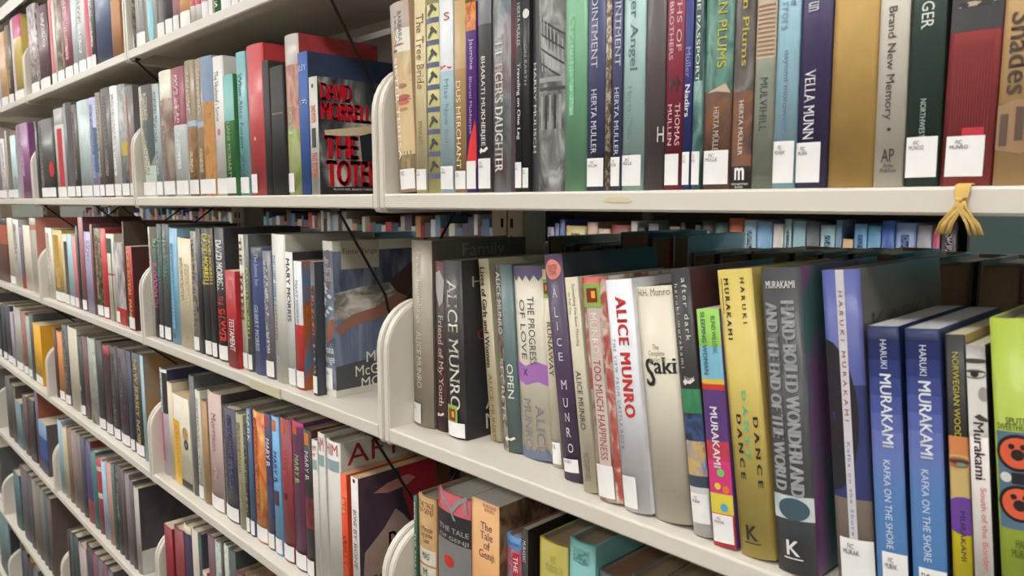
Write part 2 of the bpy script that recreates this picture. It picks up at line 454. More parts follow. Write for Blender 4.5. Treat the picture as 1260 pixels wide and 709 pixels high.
def ribbon(b):
    z = [(i / 8, 0.045 + (0.03 if i % 2 else 0)) for i in range(9)]
    poly(b, [(0, 0.0)] + z + [(1, 0.0)], (104, 96, 128), 'printed_border', 1.4)
    z = [(i / 8, 0.965 - (0.03 if i % 2 else 0)) for i in range(9)]
    poly(b, z + [(1, 1.0), (0, 1.0)], (104, 112, 138), 'printed_border', 1.4)
    poly(b, [(0, .49), (.35, .515), (.7, .485), (1, .505), (1, .61), (.7, .59), (.35, .615), (0, .59)], (168, 112, 182), 'printed_ribbon', 1.6)
    text(b, 'x', .53, .565, .25, .42, (60, 40, 70), 'f', name='emblem')
def genre(b, f0, f1, a0, a1):
    s = rect(b, f0, f1, a0, a1, ink((140, 178, 84)), 'genre_sticker', 3)
    d0 = cv(b, f0); d1 = cv(b, f1); h = d1 - d0; w = a1 - a0
    r = rect(b, d0+h*.2, d1-h*.2, a0+w*.2, a1-w*.15, ink((136, 40, 34)), 'sticker_book_picture', 3.6, parent=s)
    rect(b, d0+h*.32, d0+h*.62, a0+w*.52, a1-w*.25, ink((222, 176, 60)), 'sticker_panel', 4.2, parent=s)
def borzoi(b, f, c):
    poly(b, [(.2, f), (.35, f-.012), (.5, f-.002), (.75, f-.016), (.82, f-.006), (.6, f+.008), (.45, f+.006), (.3, f+.014)], c, 'emblem', 2.2)
def kmark(b, c, f0, f1, a0, a1):
    text(b, 'K', f0, f1, a0, a1, c, 'f', 0.02, name='emblem')
    f0 = cv(b, f0); f1 = cv(b, f1)
    rect(b, f1 + .008, f1 + .012, a0 - .08, a1 + .08, ink(c), 'emblem_line', 2.2)
def stone(b):
    rect(b, 617, 645, 0, 1, mottle((150, 176, 184), (190, 200, 200), (214, 214, 208), 30))
    disc(b, 632, .52, .0125, (66, 88, 100), 'printed_stone', 2, .72)
def arch(b):
    rect(b, 0, 1, .0, .27, (48, 46, 48))
    rect(b, 0, 1, .27, 1.0, mottle((62, 62, 64), (112, 112, 110), (176, 176, 172), 55, st=(1, 1, .5)), 'printed_picture')
    for k in range(7):
        poly(b, [(.32 + k*.1, 15 + k*6), (.35 + k*.1, 15 + k*6), (.42 + k*.09, 88), (.39 + k*.09, 88)], (160, 160, 156), 'printed_rib', 2)
    for k in range(4):
        v = 30 + k * 18
        poly(b, [(.36, v-8), (.98, v+14), (.98, v+17), (.36, v-5)], (54, 54, 56), 'printed_rib', 2.2)
    for k in range(5): rect(b, 118, 160, .36 + k*.125, .42 + k*.125, ink((40, 40, 42) if k % 2 else (150, 150, 146)), 'printed_column', 2.2)
    rect(b, 96, 102, .3, 1.0, ink((150, 150, 146)), 'printed_cornice', 2.4); rect(b, 108, 112, .3, 1, ink((60, 60, 62)), 'printed_cornice', 2.4)
def eyeface(b):
    rect(b, 0.0, .30, 0, 1, mottle((150, 146, 140), (206, 202, 196), (226, 222, 214), 30), 'printed_face', 1)
    disc(b, .052, .42, .0078, (70, 64, 60), 'printed_brow', 1.8, .2)
    disc(b, .095, .42, .0070, (120, 114, 110), 'printed_eye_shade', 1.8, .45); disc(b, .095, .42, .0058, (200, 196, 192), 'printed_eye', 2.1, .36)
    disc(b, .095, .42, .0024, (40, 36, 36), 'printed_pupil', 2.5, .85); disc(b, .087, .42, .0064, (50, 44, 44), 'printed_lash', 2.7, .10)
    disc(b, .16, .85, .0030, (150, 144, 140), 'printed_nose', 1.8, 1.6)
    poly(b, [(.3, .235), (.6, .225), (1, .24), (1, .25), (.6, .247)], (70, 62, 60), 'printed_lips', 2)
def monster(b):
    rect(b, 540, 660, 0.05, 1, ink((84, 110, 130)), 'printed_picture', 1)
    for vv in (566, 628):
        disc(b, vv, .55, .0118, (34, 28, 30), 'printed_figure', 1.6); disc(b, vv, .55, .0098, (214, 92, 62), 'printed_figure', 2)
        disc(b, vv + 2, .55, .0036, (40, 30, 32), 'printed_figure', 2.4); 
        for q in (-.14, .14): disc(b, vv - 8, .55 + q, .0018, (36, 30, 32), 'printed_figure', 2.4)
    rect(b, 590, 604, .38, .72, ink((36, 34, 40)), 'printed_figure', 2.2)
    for q in (.24, .86): disc(b, 597, q, .0032, (206, 206, 200), 'printed_figure', 2.4)
def totem_cover(b):
    m1 = mottle((34, 36, 44), (92, 92, 94), (190, 184, 172), 26, 'pb')
    cpoly(b, [(0, 0), (1, 0), (1, 1), (0, 1)], m1, 'cover_picture', .5)
    cpoly(b, [(.08, .45), (.95, .37), (.97, .43), (.7, .47), (.1, .5)], (206, 186, 150), 'cover_picture', 1)
    cpoly(b, [(.62, .48), (.82, .44), (.86, .7), (.66, .78)], (30, 32, 42), 'cover_picture', 1)
    cpoly(b, [(.86, .44), (.98, .42), (.98, .82), (.9, .82)], (226, 220, 210), 'cover_picture', 1.2)
    cpoly(b, [(.0, .935), (1, .92), (1, 1), (0, 1)], (40, 34, 34), 'cover_picture', 1)
    for s, y0, y1, f0, f1 in (('DAVID', .05, .50, .05, .19), ('MORRELL', .05, .80, .21, .36), ('THE', .08, .58, .49, .68), ('TOTEM', .10, .93, .70, .92)):
        ctext(b, s, y0 + .012, y1 + .012, f0 + .008, f1 + .008, (60, 10, 16), .05, lvl=1.8)
        ctext(b, s, y0, y1, f0, f1, (214, 20, 42), .07, lvl=2.6)
    ctext(b, 'BLOOD RED, BLOOD THIRSTY...', .2, .85, .945, .965, (220, 214, 206), lvl=2.4)
def fiona_cover(b):
    cpoly(b, [(0, .0), (1, .0), (1, 1), (0, 1)], (206, 204, 188), 'cover_border', .5)
    cpoly(b, [(.0, .065), (1, .065), (1, .955), (0, .955)], mottle((46, 52, 66), (72, 82, 104), (112, 124, 146), 18, st=(1, 2.5, .5)), 'cover_picture', 1)
    cpoly(b, [(0, .33), (.3, .30), (.75, .28), (.8, .42), (.4, .50), (0, .50)], mottle((106, 102, 92), (160, 154, 140), (206, 200, 184), 30, st=(1, 1, 2)), 'cover_picture', 1.5)
    cpoly(b, [(.58, .28), (.98, .10), (1, .35), (.86, .42), (.68, .36)], (64, 38, 32), 'cover_picture', 2)
    cpoly(b, [(.0, .55), (.18, .475), (.42, .445), (.62, .38), (.68, .36), (.84, .42), (.72, .475), (.45, .52), (.2, .55), (.05, .60)], (150, 96, 76), 'cover_picture', 2.4)
    cpoly(b, [(.0, .49), (.5, .48), (.95, .42), (1, .76), (0, .82)], mottle((76, 86, 116), (98, 108, 140), (120, 130, 158), 22, st=(1, 3, .3)), 'cover_picture', 1.25)
    cpoly(b, [(.0, .8), (1, .74), (1, .95), (0, .955)], (66, 68, 72), 'cover_picture', 1.5)
    cpoly(b, [(.08, .0), (.48, .0), (.48, .18), (.08, .18)], (172, 164, 140), 'cover_label', 2.4)
    ctext(b, 'Fiona Range', .1, .46, .05, .095, (70, 66, 60), lvl=3.2)
    ctext(b, 'MARY', .32, .72, .73, .80, (226, 222, 206), lvl=3.2)
    ctext(b, 'McGARRY', .2, .8, .815, .885, (226, 222, 206), lvl=3.2)
    ctext(b, 'MORRIS', .26, .76, .90, .965, (226, 222, 206), lvl=3.2)
def fiona_spine(b):
    rect(b, .0, .055, 0, 1, (214, 212, 198)); rect(b, .955, 1.0, 0, 1, (214, 212, 198))
    rect(b, .055, .3, .55, .8, (120, 88, 86), 'printed_stripe')
    for k in range(9):
        a = .2 + .6 * random.random(); f = .27 + .025 * k
        poly(b, [(a-.2, f), (a, f-.012), (a+.2, f+.006), (a+.1, f+.018), (a-.1, f+.012)], (206, 208, 214), 'printed_bow', 1.6 + .1*k)
    poly(b, [(.35, .56), (.7, .50), (1, .49), (1, .55), (.8, .62), (.5, .66), (.3, .62)], (150, 98, 78), 'printed_hand', 2.6)
    text(b, 'Mary\nMcGarry\nMorris', .10, .25, .2, .9, (200, 200, 204), 'f', lvl=2.6, name='author_name')
    text(b, 'Fiona\nRange', .665, .79, .06, .96, INKW, 'f', lvl=2.6)
def tornado_cover(b):
    cpoly(b, [(0, 0), (1, 0), (1, 1), (0, 1)], mottle((44, 34, 48), (62, 44, 58), (80, 56, 66), 12, 'pb'), 'cover_picture', .5)
    cpoly(b, [(.5, 0), (1, 0), (1, .55), (.7, .5), (.56, .22)], (150, 26, 44), 'cover_picture', 1)
    cpoly(b, [(.02, .9), (.06, .55), (.3, .42), (.45, .30), (.55, .36), (.75, .55), (.8, 1), (.02, 1)], (150, 128, 118), 'cover_picture', 1.4)
    cpoly(b, [(.18, .135), (.36, .09), (.62, .07), (.72, .11), (.6, .15), (.36, .165)], (176, 118, 110), 'cover_picture', 1.8)
    ctext(b, 'BONE', .36, .95, .46, .62, (80, 22, 26), -.01, lvl=2.6); ctext(b, 'TORNADO', .1, .98, .74, .92, (92, 26, 30), -.01, lvl=2.6)
def hates_cover(b):
    for s, y0, y1, f0, f1, c in (('HATESHIP', .10, .9, .09, .15, (176, 166, 140)), ('FRIENDSHIP', .3, .98, .25, .31, (90, 92, 100)), ('COURTSHIP', .14, .96, .39, .45, (150, 62, 58)),
                                 ('LOVESHIP', .3, .96, .51, .56, (120, 120, 124)), ('MARRIAGE', .3, .96, .64, .70, (150, 50, 52)), ('ALICE', .2, .82, .76, .85, (216, 210, 192)), ('MUNRO', .2, .95, .875, .965, (216, 210, 192))):
        ctext(b, s, y0, y1, f0, f1, c, lvl=1.6)
def saki(b):
    text(b, 'H.H. Munro', 360, 369, .1, .95, (150, 138, 116), 'f', name='author_name')
    text(b, 'The\nComplete\nStories of', 430, 452, .28, .72, (160, 148, 124), 'f')
    text(b, 'S', 448, 482, .16, .40, (40, 38, 38), 'f', .03, name='title'); text(b, 'aki', 446, 466, .42, .96, (40, 38, 38), 'f', .02)
    text(b, 'DOUBLEDAY', 610, 614, .3, .8, (176, 164, 140), 'f', name='publisher_name')
def gyp(b):   # red volume with riverlike grey lines, black middle, grey foot with red figures
    rect(b, 633, 668, 0, 1, (36, 32, 36)); rect(b, 668, 1.0, 0, 1, (122, 120, 120))
    for pts in ([(.08, 604), (.16, 604), (.28, 616), (.5, 626), (.52, 632), (.62, 640), (.55, 640), (.46, 630), (.2, 618)], [(.46, 628), (.7, 612), (.9, 606), (.92, 610), (.72, 618), (.52, 632)], [(.82, 610), (.88, 610), (.9, 628), (.84, 628)]):
        poly(b, pts, (150, 148, 150), 'printed_branch', 1.6)
    text(b, 'THE TALE', 650, 656, .08, .95, (176, 172, 166), 'f'); text(b, 'OF GENJI', 661, 667, .08, .95, (176, 172, 166), 'f')
    disc(b, 693, .4, .010, (196, 52, 40), 'printed_figure', 2, .8); disc(b, 710, .8, .007, (190, 46, 40), 'printed_figure', 2.2, .8)
def shades(b):
    text(b, 'Shades', 14, 116, .18, .72, (66, 50, 44), 'd', .012)
    poly(b, [(.0, 130), (.5, 122), (1, 140), (1, 178), (.6, 190), (.0, 184)], (150, 116, 84), 'printed_picture', 1.2)
    for a, f0, f1 in ((.08, 140, 180), (.45, 132, 174), (.75, 150, 186)): rect(b, f0, f1, a, a + .2, ink((88, 68, 56)), 'printed_building', 2)
def redwine(b):
    for k in range(14): rect(b, 50, 165, .14 + k*.055, .155 + k*.055, ink((132, 40, 44)), 'printed_line', 1.4)
    rect(b, 0.0, 38, 0, 1, (54, 50, 54)); rect(b, 2, 8, .15, .9, letters((54, 50, 54), (180, 164, 136)), 'title', 2)
    rect(b, 158, 168, .4, .82, ink((190, 40, 60)), 'sticker', 2)
def blindw(b):
    text(b, 'BLIND WILLOW,', 393, 440, .62, .82, (70, 110, 70), 'd', .01); text(b, 'SLEEPING WOMAN', 388, 466, .18, .38, (50, 84, 100), 'd', .01)
    text(b, 'MURAKAMI', 506, 580, .3, .62, (232, 226, 232), 'd', .02, name='author_name', sans=True)
    disc(b, 586, .58, .0035, (120, 190, 110), lvl=2); disc(b, 603, .4, .0030, (226, 190, 70), lvl=2); disc(b, 606, .75, .0032, (220, 120, 60), lvl=2); disc(b, 628, .62, .0034, (90, 160, 200), lvl=2)
# ------------------------------------------------------------------ second row, nearest bay
TXTN = (206, 206, 220)
run(1, 0, 'bot', 0.007, [
 ('cream hardcover with face of woman on spine', 488, 511, 5, (196,170,140), dict(tu=476, bands=[(.14,(178,160,146)),(1,(196,160,120))], deco=[('F',face),(T,'SISTER TERESA',70,198,.22,.42,(246,240,228),'d'),(T,'BARBARA',14,52,.55,.72,(90,84,84),'d'),(T,'MUJICA',18,55,.3,.47,(90,84,84),'d')], lab=G('FIC',.024,a0=.25,a1=.95))),
 ('cream hardcover with curling brown script', 511.5, 525, 0, (214,196,146), dict(H=.247, deco=[(T,'The Tree Bride',18,110,.3,.9,(140,104,60),'d'),(T,'BHARATI',150,178,.4,.7,(150,120,80),'d')], lab=G('FIC\nMUKH',.024))),
 ('yellow hardcover with column of hammers', 525, 541, 8, (206,196,122), dict(deco=[('F',hammers)], lab=False)),
 ('pale blue and white hardcover with red squiggle', 540.5, 558, 0, (206,216,220), dict(H=.25, bands=[(88,(216,220,224)),(1,(168,200,212))], deco=[(R_,80,86,.15,.9,letters((216,220,224),(200,70,80))),(T,'Miss New India',98,186,.45,.75,(120,150,165),'d'),(T,'S',16,26,.5,.85,(190,90,80),'f')], lab=G('FIC\nMUKH',.026))),
 ('tan hardcover with pale lettering', 559, 573.5, 2, (190,152,98), dict(bands=[(85,(196,158,104)),(1,(184,140,84))], deco=[(T,'DUS MERCHANT',100,208,.25,.65,(232,216,184),'d')], lab=G('FIC\nMULL',.02))),
 ('purple paperback with orange top and red flame', 574, 587, 5, (84,44,120), dict(hard=False, bands=[(38,((190,110,50),(214,130,60),(120,60,30),160,'gloss')),(1,(86,46,124))], deco=[(T,'Jasmine',48,86,.35,.8,(206,190,220),'d'),(T,'Bharati Mukherjee',95,165,.3,.65,(180,160,200),'d'),(Y_,[(.9,148),(1,165),(1,207),(0,207),(.35,175)],(214,32,40))], lab=dict(h=.03))),
 ('dark grey hardcover with white lettering', 587, 604, 0, (70,68,72), dict(H=.247, bands=[(30,(110,110,116)),(1,(66,62,66))], deco=[(T,'BHARATI MUKHERJEE',70,180,.3,.66,(220,216,212),'d'),('F',lambda b: borzoi(b,.82,(226,222,220)))], lab=G('FIC\nMUKH',.032))),
 ('mottled grey hardcover with blurred silver lettering', 604, 634, 0, ((96,104,112),(140,144,146),(112,62,72),26), dict(H=.25, deco=[(T,"THE TIGER'S DAUGHTER",42,212,.15,.55,(206,202,192),'d',dict(bold=.03)),(R_,0.0,1.0,.82,1.0,((104,44,54),(70,40,50),(60,50,60)))], lab=False)),
 ('thin black paperback with white title', 634, 643, 0, BK, dict(H=.24, hard=False, deco=[(T,'Traveling on One Leg',78,172,.25,.8,(230,230,230),'d',dict(bold=.02)),(T,'HERTA MULLER',4,58,.35,.75,(180,176,170),'d')], lab=G('FIC\nMULL',.026))),
 ('thin black paperback with white oval at top', 643, 651.5, 0, (44,42,44), dict(H=.236, hard=False, deco=[(C_,17,.5,.0045,(214,212,208)),(T,'ON EARTH',55,105,.3,.7,(150,150,156),'d')], lab=G('FIC\nMULI',.02))),
 ('black hardcover with grey photo of ruins', 652, 692, 0, DK, dict(H=.25, deco=[('F',arch),(T,'HARRY MULISCH',74,188,.05,.17,(214,214,212),'d')], lab=False)),
 ('plain mint green hardcover', 692.5, 719.5, 0, (112,174,132), dict(H=.25, deco=[('S',20,142,.28,.5,(116,178,136),(140,196,156))], lab=False)),
 ('navy hardcover with grey lettering', 720, 743, 0, (58,62,104), dict(H=.238, deco=[(T,'THE APPOINTMENT',.06,84,.28,.62,(190,190,206),'d'),(T,'HERTA MULLER',110,190,.3,.6,(190,190,206),'d')], lab=G('FIC\nMULLER',.026))),
 ('thin deckled cream book', 743.5, 747, 0, ((196,184,160),(120,100,84),(60,48,42),300,'matte'), dict(H=.232, lab=False, hard=False)),
 ('slim navy hardcover with pale lettering', 747, 763, 0, (62,66,106), dict(H=.24, deco=[(T,'THE APPOINTMENT',.06,82,.4,.9,(190,190,206),'d'),(T,'HERTA MULLER',108,192,.4,.8,(190,190,206),'d')], lab=G('FIC\nMULLER',.026))),
 ('pale aqua hardcover with dark lettering', 763, 790, 0, (160,196,194), dict(H=.245, deco=[(T,'The Hunger Angel',.05,88,.3,.72,(84,104,108),'d'),(T,'Herta Müller',106,178,.28,.52,(120,146,150),'d'),(R_,190,197,.15,.5,ink((40,44,48)))], lab=G('FIC\nMULLE',.027,a0=.02,a1=.92))),
 ('plain charcoal brown hardcover', 790.5, 815, 0, (84,74,76), dict(H=.246, deco=[(T,'H',157,176,.72,1.0,(196,190,184),'f')], lab=False)),
 ('crimson hardcover with bats on spine', 815.5, 838, 0, (140,34,54), dict(H=.244, deco=[(T,'THE DEATHS OF',.1,64,.62,.86,(214,170,176),'d'),(T,'BROTHERS',2,74,.2,.44,(214,170,176),'d'),(T,'THOMAS',128,180,.62,.86,(214,170,176),'d'),(T,'MULLEN',128,180,.2,.44,(214,170,176),'d'),(Y_,[(.5,108),(.62,96),(.68,92),(.75,98),(.9,104),(.72,108),(.66,116),(.58,106)],(60,16,28)),(Y_,[(.2,104),(.3,96),(.38,92),(.45,97),(.5,104),(.4,106),(.36,114),(.28,104)],(60,16,28))], lab=dict(h=.026,a0=.05,a1=.85))),
 ('slim royal blue paperback', 838.5, 849, 0, (54,60,122), dict(H=.228, hard=False, deco=[(T,'Müller',58,96,.2,.8,(150,140,190),'d'),(T,'Nadirs',104,144,.2,.8,(226,224,230),'d',dict(bold=.02))], lab=G('FIC\nMULL',.027))),
 ('slim dark teal hardcover', 849.5, 861, 0, (34,76,78), dict(H=.23, bands=[(100,(34,70,66)),(1,((40,84,80),(70,120,116),(150,190,184)))], deco=[(T,'MÜLLER  THE PASSPORT',.08,102,.3,.8,(214,220,214),'d')], lab=G('FIC\nMULL',.027))),
 ('green and brown hardcover with yellow title', 861.5, 896.5, 0, ((42,84,74),(70,120,104),(40,70,66)), dict(H=.245, bands=[(112,((46,92,82),(84,136,118),(44,78,72))),(1,((96,64,50),(110,76,60),(140,84,50)))], deco=[(T,'LAND OF GREEN PLUMS',.05,84,.5,.8,(190,180,60),'d'),(T,'HERTA MÜLLER',132,192,.42,.66,(190,176,166),'d'),(Y_,[(.15,114),(.8,104),(.95,116),(.5,113)],(190,170,150))], lab=G('FIC\nMULLE',.027,a0=.08,a1=.95))),
 ('dark brown hardcover with white foot emblem', 897, 922.5, 0, ((52,44,42),(80,66,60),(112,80,56)), dict(H=.242, bands=[(60,((62,54,50),(90,84,78),(60,50,46))),(113,((120,116,112),(80,70,66),(52,46,44))),(205,((104,66,50),(130,78,48),(72,48,44))),(1,(40,34,36))], deco=[(T,'Land of Green Plums',.05,82,.45,.75,(196,178,70),'d'),(T,'HERTA MÜLLER',124,192,.4,.66,(214,206,196),'d'),(T,'m',207,222,.28,.72,(230,228,224),'f',dict(bold=.03)),(T,'metropolitan\nbooks',225,232,.08,.92,(214,210,206),'f')], lab=False)),
 ('grey green hardcover with striped cream top', 923, 948, 0, (120,134,126), dict(H=.236, bands=[(.2,(90,92,78)),(72,(196,176,146)),(1,((110,128,122),(140,148,132),(170,160,130),20))], deco=[('F',lambda b:[rect(b,6+k*5.5,8+k*5.5,.1,.95,ink((150,110,84)),'printed_stripe',1.6) for k in range(12)]),(T,'MULVIHILL',96,162,.35,.72,(66,76,76),'d'),(T,'DYNAN',212,217,.1,.9,(96,104,98),'f')], lab=False)),
 ('sky blue hardcover with violet lettering', 948.5, 976.5, 0, (148,196,214), dict(H=.24, deco=[(T,'nayomi munaweera',62,168,.35,.62,(110,120,160),'d'),(T,'rrors',2,36,.2,.5,(130,150,176),'d'),(T,'a',2,8,.6,.85,(110,120,160),'f')], lab=G('FIC\nMUNAW',.031,a0=.03,a1=.97))),
 ('dark violet hardcover with bold white lettering', 977, 1015.5, 0, (58,46,92), dict(H=.245, tu=990, deco=[(T,'VELLA MUNN',86,172,.22,.58,(226,222,230),'d',dict(bold=.01)),(T,'un',2,14,.25,.6,(214,210,220),'d',dict(bold=.02))], lab=G('FIC\nMUNN',.029,a0=.0,a1=.82))),
 ('plain gold cloth hardcover', 1016, 1072, 0, (196,160,92), dict(H=.236, tu=1030, kind='cloth', lab=False)),
 ('cream hardcover with handwritten black title', 1073, 1110, 0, (216,208,192), dict(H=.24, tu=1092, deco=[(T,'Brand New Memory',8,148,.25,.62,(44,40,40),'d'),(C_,160,.5,.0012,(44,40,40)),(T,'AP',184,200,.28,.72,(44,40,40),'f'),(T,'Arte\nPublico',202,213,.25,.8,(60,56,54),'f')], lab=False)),
 ('bottle green hardcover with white lettering', 1110.5, 1153.5, 0, (34,58,48), dict(H=.238, tu=1134, deco=[(T,'GER',2,36,.32,.68,(214,220,214),'d'),(T,'NORTHWEST',122,170,.42,.58,(170,182,176),'d')], lab=G('FIC\nMUNOZ',.034,a0=.04,a1=.96,f0=169,f1=219))),
 ('red hardcover with black top and square label', 1154, 1218, 0, (166,56,58), dict(H=.23, tu=1188, deco=[('F',redwine)], lab=G('FIC\nMUNRO',.034,a0=.1,a1=.86,f0=168,f1=218))),
 ('tan hardcover with large brown title', 1219.5, 1275, 0, (206,164,104), dict(H=.225, tu=1250, deco=[('F',shades)], lab=False)),
])
